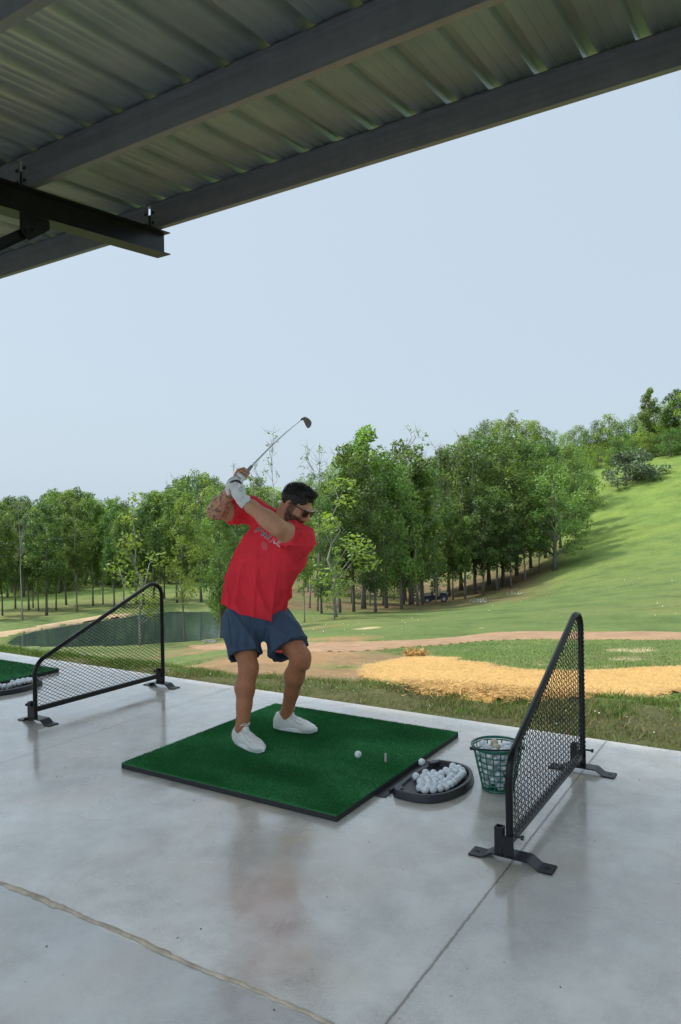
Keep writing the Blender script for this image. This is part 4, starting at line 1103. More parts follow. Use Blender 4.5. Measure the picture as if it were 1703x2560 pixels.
M = NM('skin'); co = M.coord('Object'); tt = M.attr('tint')
fine = M.noise(co, 55, 5, .6); pores = M.noise(co, 320, 3, .6)
M.set(Base_Color=M.mix(.55, tt, M.ramp(fine, [(.3, (.80, .76, .74)), (.7, (1.18, 1.14, 1.10))]), 'MULTIPLY'), Roughness=.47)
M.b.inputs['Subsurface Weight'].default_value = .05; M.b.inputs['Subsurface Radius'].default_value = (.012, .005, .003); M.b.inputs['Subsurface Scale'].default_value = .6
M.b.inputs['Specular IOR Level'].default_value = .28
M.bump(M.math('ADD', fine, M.math('MULTIPLY', pores, .4)), .18, .003); m_skin = M.m
body = sdf_obj('body', B_, m_skin, person, 2, skin_col, PO)
del B_

# --- clothes
def cloth(name, colr, rough, sheen=.3, weave=900, bstr=.12):
    M = NM(name); co = M.coord('Object'); n = M.noise(co, 5, 5, .6, .4); wv = M.noise(co, weave, 2)
    a = tuple(c*.86 for c in colr); b = tuple(min(1, c*1.12) for c in colr)
    M.set(Base_Color=M.ramp(n, [(.3, a), (.7, b)]), Roughness=rough); M.b.inputs['Sheen Weight'].default_value = sheen
    M.b.inputs['Specular IOR Level'].default_value = .12
    w1 = M.noise(M.coord('Object', (1, 1, .22)), 26, 4, .6, .8)
    M.bump(M.math('ADD', M.math('MULTIPLY', w1, .8), M.math('MULTIPLY', wv, .05)), bstr, .02); return M.m
m_shirt = cloth('red_jersey', (.88, .045, .068), .75, .0, bstr=.9)
m_short = cloth('navy_stretch', (.062, .094, .150), .6, .0, bstr=.7)

def loft(fld, secs, axis_a, axis_b, w_dirs, k=.03, mode='u', fold=None, ex=2.4, cap=(True, True), k_cap=0.0):
    """secs: (t, centre, half width, half depth); w_dirs: width direction at both ends"""
    A = np.array(axis_a); Bv = np.array(axis_b); ax = Bv-A; L = np.linalg.norm(ax); ax = ax/L
    ts = np.array([s_[0] for s_ in secs]); cs = np.array([s_[1] for s_ in secs]); hw = np.array([s_[2] for s_ in secs]); hd = np.array([s_[3] for s_ in secs])
    w0, w1 = [nrm(np.array(w_)-np.dot(w_, ax)*ax) for w_ in w_dirs]
    R = hw.max()+.05; lo_ = cs.min(0)-R; hi_ = cs.max(0)+R
    def fn(X, Y, Z):
        X, Y, Z = np.broadcast_arrays(X, Y, Z)
        t = ((X-A[0])*ax[0]+(Y-A[1])*ax[1]+(Z-A[2])*ax[2])/L
        tc = np.clip(t, ts[0], ts[-1])
        c = [np.interp(tc, ts, cs[:, i]) for i in range(3)]; a = np.interp(tc, ts, hw); b = np.interp(tc, ts, hd)
        u = (tc-ts[0])/(ts[-1]-ts[0])
        W = [w0[i]*(1-u)+w1[i]*u for i in range(3)]; n_ = np.sqrt(W[0]**2+W[1]**2+W[2]**2); W = [q/n_ for q in W]
        Dd = [ax[1]*W[2]-ax[2]*W[1], ax[2]*W[0]-ax[0]*W[2], ax[0]*W[1]-ax[1]*W[0]]
        # centre shifted along axis so that only the in-plane offset counts
        P = [X-c[0], Y-c[1], Z-c[2]]; al = P[0]*ax[0]+P[1]*ax[1]+P[2]*ax[2]; P = [P[i]-al*ax[i] for i in range(3)]
        x = P[0]*W[0]+P[1]*W[1]+P[2]*W[2]; y = P[0]*Dd[0]+P[1]*Dd[1]+P[2]*Dd[2]
        if fold is not None:
            f_ = fold(np.arctan2(y/b, x/a), tc); a = a+f_; b = b+f_
        rho = ((np.abs(x)/a)**ex+(np.abs(y)/b)**ex)**(1/ex)
        d = (rho-1)*np.minimum(a, b)
        return np.maximum(d, np.maximum((ts[0]-t), (t-ts[-1]))*L)
    fld.add(fn, lo_, hi_, k, mode)

hemc = S(637, 1519, 4.84); topc = S(700, 1312, 4.74)
lo = np.array([Rsh, Lsh, hemc, topc, Rhip]).min(0)-.28; hi = np.array([Rsh, Lsh, hemc, topc]).max(0)+.26
T_ = Field(lo, hi, .0045)
wS = nrm(Lsh-Rsh); wH = nrm(.80*rt+.40*fw*0-.12*upz+.25*fw)
def fold_shirt(ang, t):
    s1 = np.sin(ang*9+2.2*np.sin(t*3.1)+1.3+t*2.5); s2 = np.sin(ang*17-3*t+2*np.sin(ang*2))
    pull = np.exp(-((t-.15)/.35)**2)
    cr = lambda ph, p: (1-np.abs(np.sin(ph)))**p
    big = cr(ang*3.5+.9*np.sin(t*3.1)+t*1.4+1.1, 2.6)*.026+cr(ang*7.5-1.6*t+np.sin(ang*2), 3)*.018-.008+np.maximum(s1, -.25)*.005
    drape = .017*np.maximum(np.sin((ang+1.9)*4.0-t*7.0), 0)*np.exp(-((t-.2)/.28)**2)
    return (big*(.35+.65*pull)+drape)*np.clip(1.25-t, 0, 1)
def secs_from(rows):
    ax = topc-hemc; L2 = ax@ax; out_ = []
    for px, py, dep, a, b in rows:
        c = S(px, py, dep); out_.append(((c-hemc)@ax/L2, c, a, b))
    return sorted(out_, key=lambda s_: s_[0])
rows = [(636, 1524, 4.84, .205, .155), (640, 1495, 4.84, .204, .153), (649, 1450, 4.82, .212, .147), (665, 1405, 4.80, .220, .144), (682, 1365, 4.78, .210, .135), (692, 1338, 4.765, .180, .115), (698, 1316, 4.75, .120, .085)]
loft(T_, secs_from(rows), hemc, topc, (wH, wS), .02, fold=fold_shirt)
# shoulders and sleeves
T_.cone(along(neckb, Rsh, .25), Rsh, .078, .088, .05); T_.cone(along(neckb, Lsh, .30), Lsh, .080, .098, .05)
T_.cone(Lsh+(Rsh-Lsh)*.12-upz*.05, S(730, 1395, 4.74), .09, .10, .05)
slL = nrm(Lel-Lsh); slR = nrm(Rel-Rsh)
def sleeve(a, b, ra, rb, seed):
    a = np.array(a); b = np.array(b); ab = b-a; L2 = ab@ab; L = math.sqrt(L2); p1 = nrm(np.cross(ab, upz)); p2 = np.cross(ab/L, p1)
    def fn(X, Y, Z):
        px, py, pz = X-a[0], Y-a[1], Z-a[2]; t = (px*ab[0]+py*ab[1]+pz*ab[2])/L2; tc = np.clip(t, 0, 1)
        qx, qy, qz = px-tc*ab[0], py-tc*ab[1], pz-tc*ab[2]
        ang = np.arctan2(qx*p2[0]+qy*p2[1]+qz*p2[2], qx*p1[0]+qy*p1[1]+qz*p1[2])
        r = ra+(rb-ra)*tc+.011*(1-np.abs(np.sin(ang*3+seed+t*2)))**2+.003*np.sin(ang*5+seed+t*4)+.0045*np.sin(ang*11+seed*2-t*7)
        return np.maximum(np.sqrt(qx**2+qy**2+qz**2)-r, (t-1)*L)
    R = max(ra, rb)+.01; T_.add(fn, np.minimum(a, b)-R, np.maximum(a, b)+R, .035)
sleeve(Lsh, Lsh+slL*.150+np.array([0, 0, -.006]), .096, .083, 1.0)
sleeve(Rsh, Rsh+slR*.175, .086, .084, 2.4)
# neckline
T_.ell(hp(0, -.03, -.075), HA, (.070, .072, .060), .01, 'sub')
def inside_cut(fld, a, b, ra, rb):  fld.cone(a, b, ra, rb, .004, 'sub')
inside_cut(T_, hemc-trunk_axis*.10, hemc+trunk_axis*.03, .11, .09)
shirt = sdf_obj('shirt', T_, m_shirt, person, 2, None, PO); del T_
# collar ribbing
b = MB()
cc_ = neckb+trunk_axis*.028; n1_ = nrm(wS); n2_ = nrm(np.cross(trunk_axis, n1_))
b.tube([Vector(cc_-PO+n1_*.080*math.cos(a)+n2_*.082*math.sin(a)+trunk_axis*(.012*math.cos(a*1))) for a in np.linspace(0, 6.1, 26)], .0085, 6, closed=True)
b.build('collar', m_shirt, shirt, auto=1.2)

# shorts
lo = np.array([hemc, Rkn, Lkn, Lhip, Rhip]).min(0)-.26; hi = np.array([hemc, Lhip, Rkn, Lkn]).max(0)+.24
N_ = Field(lo, hi, .0045)
def fold_sh(seed, am=.006):
    return lambda ang, t: am*2.4*(1-np.abs(np.sin(ang*2.5+seed+t*2.6+np.sin(ang))))**2.2+am*.6*np.sin(ang*11+seed*2-t*5)*np.clip(t*1.2, 0, 1)
wst = S(638, 1500, 4.85)
loft(N_, [(0, S(640, 1602, 4.82), .185, .105), (.3, S(638, 1580, 4.83), .205, .135), (.62, S(638, 1536, 4.84), .205, .142), (1, wst, .165, .112)], S(640, 1602, 4.82), wst, (wH, wH), .02, fold=fold_sh(.3, .004))
RH = S(612, 1640, 4.69); LH = S(724, 1625, 4.735)
axR = nrm(RH-Rhip); axL = nrm(LH-Lhip)
loft(N_, [(-.25, Rhip-(RH-Rhip)*.25, .105, .125), (.3, along(Rhip, RH, .3)-rt*.004, .112, .125), (.7, along(Rhip, RH, .7), .106, .115), (1, RH, .103, .110)], Rhip, RH, (rt, rt), .022, fold=fold_sh(1.2))
loft(N_, [(-.25, Lhip-(LH-Lhip)*.25, .105, .120), (.3, along(Lhip, LH, .3)+rt*.006+upz*.004, .115, .128), (.7, along(Lhip, LH, .7)+upz*.006, .122, .124), (1, LH+upz*.004, .130, .122)], Lhip, LH, (nrm(rt+.25*upz), nrm(rt+.22*upz)), .022, fold=fold_sh(2.7, .0075))
inside_cut(N_, RH+axR*.08, RH-axR*.035, .096, .088); inside_cut(N_, LH+axL*.08, LH-axL*.035, .106, .094)
shorts = sdf_obj('shorts', N_, m_short, person, 2, None, PO); del N_
# red patterned liner showing inside the left leg opening
b = MB(); c0 = S(697, 1628, 4.66)
b.tube([Vector(c0-PO+rt*(-.020)), Vector(c0-PO+rt*.012-upz*.004), Vector(c0-PO+rt*.03-upz*.0)], .012, 8, rs=[.006, .013, .005])
b.build('liner', simple('liner_print', (.55, .05, .06), .7, var=.5, nscale=60), shorts, auto=1.0)
# fly and side seams
b = MB()
def on_surface(bvh, px, py, off=.0012):
    d = ray(px, py); hit_ = bvh.ray_cast(Vector(CAM-PO), Vector(d).normalized())
    return None if hit_[0] is None else hit_[0]+hit_[1]*off
def bvh_of(o): return BVHTree.FromPolygons([v.co[:] for v in o.data.vertices], [list(p.vertices) for p in o.data.polygons])
bv = bvh_of(shorts)
for line in ([(662, 1537), (666, 1552), (664, 1575), (658, 1600)], [(556, 1500), (562, 1525), (569, 1545)], [(571, 1545), (577, 1590), (580, 1630)]):
    P = []
    for (x1, y1), (x2, y2) in zip(line, line[1:]):
        for t in np.linspace(0, 1, 6)[:-1]:
            p = on_surface(bv, x1+(x2-x1)*t, y1+(y2-y1)*t, .0005)
            if p is not None: P.append(p)
    if len(P) > 3: b.tube(P, .0016, 4)
b.build('seam', simple('dark_thread', (.012, .02, .04), .8), shorts)

# shirt print: outlined block letters and a round emblem, laid on the cloth
bv = bvh_of(shirt)
m_pw = simple('print_white', (.74, .74, .74), .6); m_pb = simple('print_black', (.012, .012, .014), .5)
def decal(txt, pos, ang, size, mat, off, shear=0.0, sx_=1.0, name='letter', offset=0.0):
    cu = bpy.data.curves.new('t', 'FONT'); cu.body = txt; cu.size = size; cu.align_x = 'CENTER'; cu.align_y = 'CENTER'; cu.offset = offset; cu.resolution_u = 3; cu.extrude = 0
    ob = bpy.data.objects.new('t', cu); COL.objects.link(ob)
    dg = bpy.context.evaluated_depsgraph_get(); me = bpy.data.meshes.new_from_object(ob.evaluated_get(dg))
    bpy.data.objects.remove(ob)
    bm = bmesh.new(); bm.from_mesh(me)
    bmesh.ops.triangulate(bm, faces=bm.faces)
    bmesh.ops.subdivide_edges(bm, edges=[e for e in bm.edges if e.calc_length() > size*.12], cuts=2, use_grid_fill=False)
    ca, sa = math.cos(ang), math.sin(ang); okk = True
    for v in bm.verts:
        x = v.co.x*sx_+v.co.y*shear; y = v.co.y
        p = on_surface(bv, pos[0]+x*ca-y*sa*-1, pos[1]+x*sa-y*ca, off)
        if p is None: okk = False; break
        v.co = p
    bm.to_mesh(me); bm.free(); me.materials.clear()
    if not okk: return
    link(name, me, mat, shirt, smooth=False)
LET = [('P', 645, 1326, 19, 1), ('Y', 657, 1334, 15, 1), ('A', 662, 1338, 13, 1), ('E', 671, 1343, 17, 1), ('J', 681, 1350, 15, 2), ('U', 690, 1355, 16, 0), ('L', 699, 1361, 16, 0)]
for ch, x, y, sz, st_ in LET:
    a = R_(29)
    if st_ == 1:
        decal(ch, (x, y), a, sz, m_pw, .0010, .25, 1.1, offset=.9); decal(ch, (x, y), a, sz, m_pb, .0022, .25, 1.1, offset=.15)
    elif st_ == 2:
        decal(ch, (x, y), a, sz, m_pw, .0010, .25, 1.1, offset=.5); decal(ch, (x, y), a, sz, m_shirt, .0022, .25, 1.1, offset=-.1)
    else: decal(ch, (x, y), a, sz, m_pw, .0012, .25, 1.1, offset=.5)
b = MB()
ex_, ey_ = 661.5, 1365
for (ra_, rb_, wd_) in ((6.4, 8.8, .0011), (5.0, 7.0, .0006)):
    P = [on_surface(bv, ex_+ra_*math.cos(t)+1.2*math.sin(t), ey_+rb_*math.sin(t)+1.5*math.cos(t), .0008) for t in np.linspace(0, 6.283, 29)[:-1]]
    if all(p is not None for p in P): b.tube(P, wd_, 4, closed=True)
for k in range(7):
    a = k*.9; P = [on_surface(bv, ex_+r1*4.4*math.cos(a+r1), ey_+r1*6.4*math.sin(a+r1), .0008) for r1 in (.15, .55, .95)]
    if all(p is not None for p in P): b.tube(P, .0009, 4)
b.build('emblem', simple('print_pink', (.72, .42, .42), .6), shirt)

# --- hair
Hf_ = Field(hc-.17, hc+.19, .0032)
Hf_.ell(hp(0, -.016, .034), HA, (.083*HS, .101*HS, .093*HS), .0)
Hf_.ell(hp(0, .032, .106), HA, (.056*HS, .046*HS, .020*HS), .02)       # longer top, swept forward
Hf_.ell(hp(0, .118, -.012), HA, (.115*HS, .068*HS, .082*HS), .006, 'sub')      # face
Hf_.ell(hp(0, .115, .030), HA, (.066*HS, .050*HS, .052*HS), .006, 'sub')      # forehead
Hf_.ell(hp(0, -.02, -.115), HA, (.13, .15, .075), .006, 'sub')         # nape
for s1 in (-1, 1):
    Hf_.ell(hp(s1*.085, .004, -.020), HA, (.025, .030, .042), .006, 'sub')
V, Fc = Hf_.mesh(); V = relax(V, Fc, 2)
q = V-hc
dirv = q/np.linalg.norm(q, axis=1)[:, None]; fz = q@Fh; rz_ = q@Rh; uz_ = q@Uh
st_ = vnoise(rz_*1+fz*.15+9, uz_*.2+fz*.25+5, 210, 111)*.6+vnoise(rz_+fz*.35+4, uz_*.3+3, 90, 112)
topm = np.clip((uz_-.03)/.05, 0, 1)
V = V+dirv*((st_-.75)*(.004+.006*topm))[:, None]
M = NM('dark_hair'); co = M.coord('Object'); n = M.noise(M.coord('Object', (1, 1, .4)), 140, 4, .7, .6)
M.set(Base_Color=M.ramp(n, [(.35, (.010, .008, .007)), (.7, (.040, .032, .027))]), Roughness=.42); M.b.inputs['Specular IOR Level'].default_value = .55; M.bump(n, .8, .006); m_hair = M.m
hair = link('hair', arr_mesh('hair', V-PO, Fc), m_hair, person)
# loose short strands
n = 9000; k = rng.integers(0, len(V), n); P = V[k]-PO; dd = dirv[k]
# keep the strands off the shell's underside
kk = (np.linalg.norm(V[k]-hp(0, -.016, .034), axis=1) > .080) & (uz_[k] > -.02)
P = P[kk]; dd = dd[kk]; n = len(P); tm = topm[k][kk]
fl = dd*.45+Fh*(.55*tm[:, None]-.15)-Uh*(.5*(1-tm[:, None]))+rng.normal(0, .22, (n, 3)); L = (.006+.013*tm)*(.6+.8*rng.random(n))
sd = np.cross(fl, rng.normal(0, 1, (n, 3))); sd = sd/np.linalg.norm(sd, axis=1)[:, None]*.0007
tip = P+fl/np.linalg.norm(fl, axis=1)[:, None]*L[:, None]
Vh = np.stack([P-sd, P+sd, tip], 1).reshape(-1, 3)
link('hair_strands', arr_mesh('hair_strands', Vh, np.arange(len(Vh)), 3), m_hair, hair, smooth=False)

# --- sunglasses
sg = MB()
def hv(r_, f_, u_): return Vector(hp(r_, f_, u_)-PO)
Mh = Matrix((tuple(Rh), tuple(Fh), tuple(Uh))).transposed()
gl = bpy.data.objects
for s1 in (-1, 1):
    sg.tube([hv(s1*.070, .088, .016), hv(s1*.082, .050, .015), hv(s1*.084, .0, .010), hv(s1*.082, -.020, -.002)], .0024, 6, sq=1.6)
    out_l = [(.008, .014), (.066, .017), (.070, .006), (.062, -.020), (.040, -.027), (.018, -.022), (.009, -.006)]
    sg.tube([hv(s1*x, .106-.18*x*x*10*.45-.0, y) for x, y in out_l], .0021, 6, closed=True)
sg.tube([hv(-.070, .092, .016), hv(-.04, .104, .0175), hv(0, .109, .017), hv(.04, .104, .0175), hv(.070, .092, .016)], .0030, 6)
sg.tube([hv(-.010, .109, .002), hv(0, .112, .004), hv(.010, .109, .002)], .0020, 6)
glasses = sg.build('sunglasses', simple('glossy_black_acetate', (.012, .012, .013), .12), person, auto=.9)
lens = MB()
for s1 in (-1, 1):
    vs = [lens.bm.verts.new(hv(s1*x, .1055-.81*x*x, y)) for x, y in out_l]
    cen = lens.bm.verts.new(hv(s1*.038, .106, -.003))
    for k in range(7): lens.bm.faces.new((vs[k], vs[(k+1) % 7], cen))
lens.build('lens', simple('tinted_lens', (.012, .007, .008), .4, spec=.08), glasses, smooth=True)
tm_ = MB()
tm_.tube([hv(-.069, .0935, .0205), hv(-.04, .1055, .022), hv(0, .111, .0215), hv(.04, .1055, .022), hv(.069, .0935, .0205)], .0011, 4)
tm_.build('metal_trim', m_chrome, glasses)

# --- golf glove (left hand) and watch
gf = Field(np.minimum(Lhand, Lwr)-.12, np.maximum(Lhand, Lwr)+.12, .003)
toc2 = nrm(CAM-Lhand)
adir = nrm(Lhand-Lwr)
gc2 = S(587, 1207, 4.385)
hback = S(592, 1222, 4.365)
gf.cone(Lwr-adir*.008, along(Lwr, hback, .45), .0355, .036, .01)
gf.ell(along(Lwr, hback, .72)+rt*.002, [adir, nrm(np.cross(adir, toc2)), toc2], (.050, .043, .026), .02)
gf.ell(S(583, 1205, 4.37), [nrm(rt+.75*upz), nrm(-.75*rt+upz), toc2], (.046, .030, .026), .015)
l2 = nrm(np.cross(cdir, toc2)); l2 = l2 if l2@rt < 0 else -l2
for j in range(4):
    c0 = S(577+9.5*j, 1220-9.0*j, 4.385)+l2*.006
    wrap(c0, .026, R_(25), R_(165)-R_(6*j), .0108, .003, .004, gf, l2, toc2)
gf.cone(S(568, 1222, 4.37), S(571, 1234, 4.375), .013, .011, .008)
gf.cone(S(600, 1213, 4.36), S(606, 1199, 4.36), .013, .0105, .006)
m_glove = simple('white_leather', (.72, .73, .75), .5, var=.08, nscale=30, bump=.35, bscale=90)
glove = sdf_obj('glove', gf, m_glove, person, 2, None, PO)
bv = bvh_of(glove); b = MB()
P = [on_surface(bv, x, y, .0012) for x, y in ((575, 1207), (580, 1204.5), (586, 1202), (592, 1201.5), (598, 1204), (604, 1209))]
P = [p for p in P if p is not None]
if len(P) > 2: b.tube(P, .0060, 6, rs=[.003, .006, .0055, .0075, .008, .005][:len(P)])
b.build('strap', m_blackpl, glove, auto=1.0)
b = MB()
P = [on_surface(bv, 602.5+3.6*math.cos(t), 1223+5.2*math.sin(t), .0008) for t in np.linspace(0, 5.8, 12)]
P = [p for p in P if p is not None]
if len(P) > 2: b.tube(P, .0012, 4)
P = [on_surface(bv, x, y, .0008) for x, y in ((583, 1206), (585, 1220), (588, 1240))]
P = [p for p in P if p is not None]
if len(P) > 1: b.tube(P, .0008, 4)
b.build('stitching', simple('grey_thread', (.25, .27, .33), .6), glove)
# watch round the left wrist
wa = nrm(Lwr-Lel); wc = Lwr-wa*.028; p1 = nrm(np.cross(wa, upz)); p2 = np.cross(wa, p1)
b = MB()
for o_ in (-.009, -.003, .003, .009):
    b.tube([Vector(wc-PO+wa*o_+(p1*math.cos(a)+p2*math.sin(a))*.040) for a in np.linspace(0, 6.283, 25)[:-1]], .0042, 6, closed=True)
watch = b.build('watch', simple('white_silicone', (.70, .72, .74), .45), person, auto=1.2)
wv0 = .45*rt+.30*upz-.85*fw; wd_ = nrm(wv0-(wv0@wa)*wa); b = MB()
c0 = wc-PO+wd_*.043
b.tube([Vector(c0-wd_*.006), Vector(c0+wd_*.006)], .0205, 24); b.tube([Vector(c0+wd_*.006), Vector(c0+wd_*.0085)], .019, 24, rs=[.019, .017])
b.build('watch_face', simple('pale_watch_face', (.78, .82, .86), .12), watch, auto=.6)

# --- shoes and socks
m_shoe = simple('white_mesh_leather', (.74, .73, .69), .55, var=.05, nscale=25, bump=.35, bscale=320)
m_sole = simple('white_foam', (.88, .89, .89), .6, var=.03, nscale=60, bump=.25, bscale=150)
m_sock = simple('sock', (.72, .72, .76), .85, bump=.5, bscale=400)
m_lace = simple('lace', (.78, .78, .75), .8)
FZ = .0415
def shoe(heel, toe, ank):
    heel = np.array([heel[0], heel[1], FZ]); toe = np.array([toe[0], toe[1], FZ]); fx = nrm(toe-heel); fy = np.cross(upz, fx); L = np.linalg.norm(toe-heel)
    def sp(x, y, z): return heel+fx*x*L+fy*y+upz*z
    A = [fx, fy, upz]
    f = Field(np.minimum(heel, toe)-.08, np.maximum(heel, toe)+np.array([.08, .08, .16]), .0035)
    f.ell(sp(.14, 0, .045), A, (.045, .035, .045), .0)
    f.cone(sp(.16, 0, .04), sp(.70, 0, .034), .037, .043, .02)
    f.ell(sp(.78, 0, .028), A, (.068, .046, .032), .03)
    f.cone(sp(.24, 0, .085), sp(.56, 0, .060), .034, .030, .03)
    f.cone(sp(.13, 0, .07), sp(.22, 0, .090), .032, .036, .025)
    f.cone(sp(.34, 0, .098), sp(.42, 0, .112), .022, .018, .015)       # tongue
    f.cone(sp(.10, 0, .085), sp(.095, 0, .100), .018, .014, .012)
    f.cone(np.array([*(sp(.25, 0, 0)[:2]), FZ+.085]), np.array([*(ank[:2]), FZ+.18]), .036, .037, .006, 'sub')
    f.D = np.maximum(f.D, -((np.arange(f.n[2])*f.v+f.lo[2])[None, None, :]-(FZ+.006)).astype(np.float32))
    up_ = sdf_obj('shoe', f, m_shoe, person, 2, None, PO)
    # sole: footprint outline with a rocker toe
    out_ = []
    for t in np.linspace(0, 2*math.pi, 48, endpoint=False):
        u = .5-.515*math.cos(t); s_y = math.sin(t)
        wdt = np.interp(u, [-.02, .12, .35, .55, .75, .9, 1.02], [.020, .038, .036, .042, .049, .040, .010])
        out_.append((u, s_y*wdt))
    b = MB(); rings = []
    for (z, k_, hh) in ((.000, .95, 0), (.004, 1.0, 0), (.016, 1.05, 1), (.026, 1.04, 1), (.029, .96, 1)):
        ring = []
        for (u, y) in out_:
            zh = z+(.010*np.clip((.45-u)/.4, 0, 1) if hh else 0)+.010*np.clip((u-.86)/.14, 0, 1)**2
            zh += (.0014*math.sin(u*150) if z < .002 else 0)
            p = sp(.5+(u-.5)*(1+(k_-1)*.3), y*k_, zh+.0005-.0); ring.append(b.bm.verts.new(Vector(p-PO)))
        rings.append(ring)
    n = len(out_)
    for A_, B2_ in zip(rings, rings[1:]):
        for k in range(n): b.bm.faces.new((A_[k], A_[(k+1) % n], B2_[(k+1) % n], B2_[k]))
    b.bm.faces.new(rings[-1]); b.bm.faces.new(list(reversed(rings[0])))
    b.build('sole', m_sole, up_, auto=1.0)
    # laces, eyestay, side stitching
    bv = bvh_of(up_); b = MB()
    def drop(x, y):
        o_ = sp(x, y, .20)-PO; h_ = bv.ray_cast(Vector(o_), Vector((0, 0, -1))); return None if h_[0] is None else h_[0]+Vector((0, 0, .0012))
    for k in range(6):
        x = .42+.055*k; w_ = .019
        for sg_ in (1, -1):
            P = [drop(x+(.05 if j*sg_ > 0 else 0), j) for j in np.linspace(-w_, w_, 6)]; P = [p for p in P if p is not None]
            if len(P) > 2: b.tube(P, .0019, 5)
    kn_ = drop(.42, 0)
    if kn_ is not None:
        for sg_ in (-1, 1):
            for rr2, hh in ((.028, .018), (.020, .006)):
                P = [kn_+Vector(fy)*sg_*rr2*t+Vector(fx)*.018*math.sin(t*3.1)+Vector((0, 0, hh*math.sin(t*2.4)+.003)) for t in np.linspace(0, 1.3, 9)]
                b.tube(P, .0022, 5)
    b.build('laces', m_lace, up_, auto=1.2)
    b = MB()
    for sg_ in (-1, 1):
        for pts_ in ([(.08, .30), (.25, .034), (.36, .03)], [(.36, .026), (.50, .031), (.62, .038), (.75, .041)], [(.40, .021), (.55, .021), (.68, .020)], [(.28, .033), (.34, .036), (.40, .037)]):
            P = [drop(x, sg_*min(y, .05)) for x, y in pts_]; P = [p for p in P if p is not None]
            if len(P) > 1: b.tube(P, .0013, 4)
    b.build('stitching', simple('pale_seam', (.22, .21, .19), .7), up_)
    s_ = Field(ank-.10, ank+.10, .004)
    s_.cone(ank-upz*.075, np.array([*(ank[:2]), FZ+.100]), .0395, .0395, .005)
    sdf_obj('sock', s_, m_sock, person, 2, None, PO)
shoe((.352, .622), (.663, .533), Rank); shoe((.398, .985), (.718, 1.030), Lank)

# ------------------------------------------------------------------ golf club
gB = S(577, 1224, 4.375); gE = S(630, 1165, 4.44); tip = S(755, 1048, 4.915)
club = empty('golf_club', tuple(gB)); tag(club, 'golf club with chrome shaft and satin iron head raised over the golfer', 'golf club')
v0 = Vector(gB)
b = MB(); P = [Vector(along(gB, gE, t))-v0 for t in np.linspace(0, 1, 9)]; b.tube(P, .0125, 12, rs=[.0145, .0138, .0132, .0127, .0122, .0117, .0112, .0107, .0098])
M = NM('rubber_grip'); co = M.coord('Object'); wv_ = M.n('ShaderNodeTexVoronoi'); wv_.inputs['Scale'].default_value = 160; M.l(co, wv_.inputs['Vector'])
M.set(Base_Color=M.ramp(wv_.outputs['Distance'], [(.2, (.10, .12, .16)), (.6, (.26, .30, .38))]), Roughness=.5); M.bump(wv_.outputs['Distance'], .4, .002)
b.build('grip', M.m, club, auto=1.2)
b = MB(); ds = tip-gE
P = [Vector(along(gE, tip, t)+upz*.012*math.sin(math.pi*t))-v0 for t in np.linspace(0, 1, 22)]
b.tube(P, .005, 10, rs=list(np.linspace(.0062, .0038, 22))); b.build('shaft', m_chrome, club, auto=1.2)
sd_ = nrm(ds)
b = MB(); b.tube([Vector(tip-sd_*.012-gB), Vector(tip+sd_*.012-gB)], .0066, 10); b.build('ferrule', m_blackpl, club, auto=.7)
# iron head: face seen against the sky
ed = nrm(.80*rt-.62*upz); eu = nrm(.62*rt+.80*upz); en = -fw
prof = [(-.004, -.006), (.006, .014), (.026, .020), (.046, .019), (.070, .012), (.088, -.002), (.092, -.018), (.084, -.031), (.066, -.038), (.048, -.036), (.028, -.026), (.010, -.014)]
hb = tip+sd_*.014
rot = lambda x, y, z: Vector(hb+nrm(rt-.10*upz)*x+nrm(upz+.10*rt)*y+en*z-gB)
pp = [(0.0, -.010), (.002, .006), (.012, .010), (.030, .006), (.050, -.006), (.060, -.020), (.061, -.034), (.055, -.050), (.044, -.062), (.035, -.062), (.026, -.052), (.014, -.032), (.006, -.018)]
pp = smooth_poly([(x*1.02, y*1.02) for x, y in pp], 2)
b = MB(); n = len(pp); cx = sum(p[0] for p in pp)/n; cy = sum(p[1] for p in pp)/n
rings = []
for z, k_ in ((-.010, .90), (-.006, 1.0), (.004, 1.0), (.007, .93)):
    rings.append([b.bm.verts.new(rot(cx+(x-cx)*k_, cy+(y-cy)*k_, z+(y-cy)*.25)) for x, y in pp])
for A_, B2_ in zip(rings, rings[1:]):
    for k in range(n): b.bm.faces.new((A_[k], A_[(k+1) % n], B2_[(k+1) % n], B2_[k]))
b.bm.faces.new(rings[-1]); b.bm.faces.new(list(reversed(rings[0])))
b.tube([Vector(tip-gB)+Vector(sd_*.006), rot(.006, -.004, -.001), rot(.016, -.006, -.001)], .0068, 8)
hd = b.build('club_head', m_iron, club, auto=.6)
b = MB()
for k in range(5): b.box(rot(.036, -.012-.008*k, .0085+(-.012-.008*k-cy)*.25), (.026-.002*k, .0008, .0008), Matrix.Rotation(YAW*-1, 3, 'Z'))
b.build('face_groove', m_blackpl, hd)
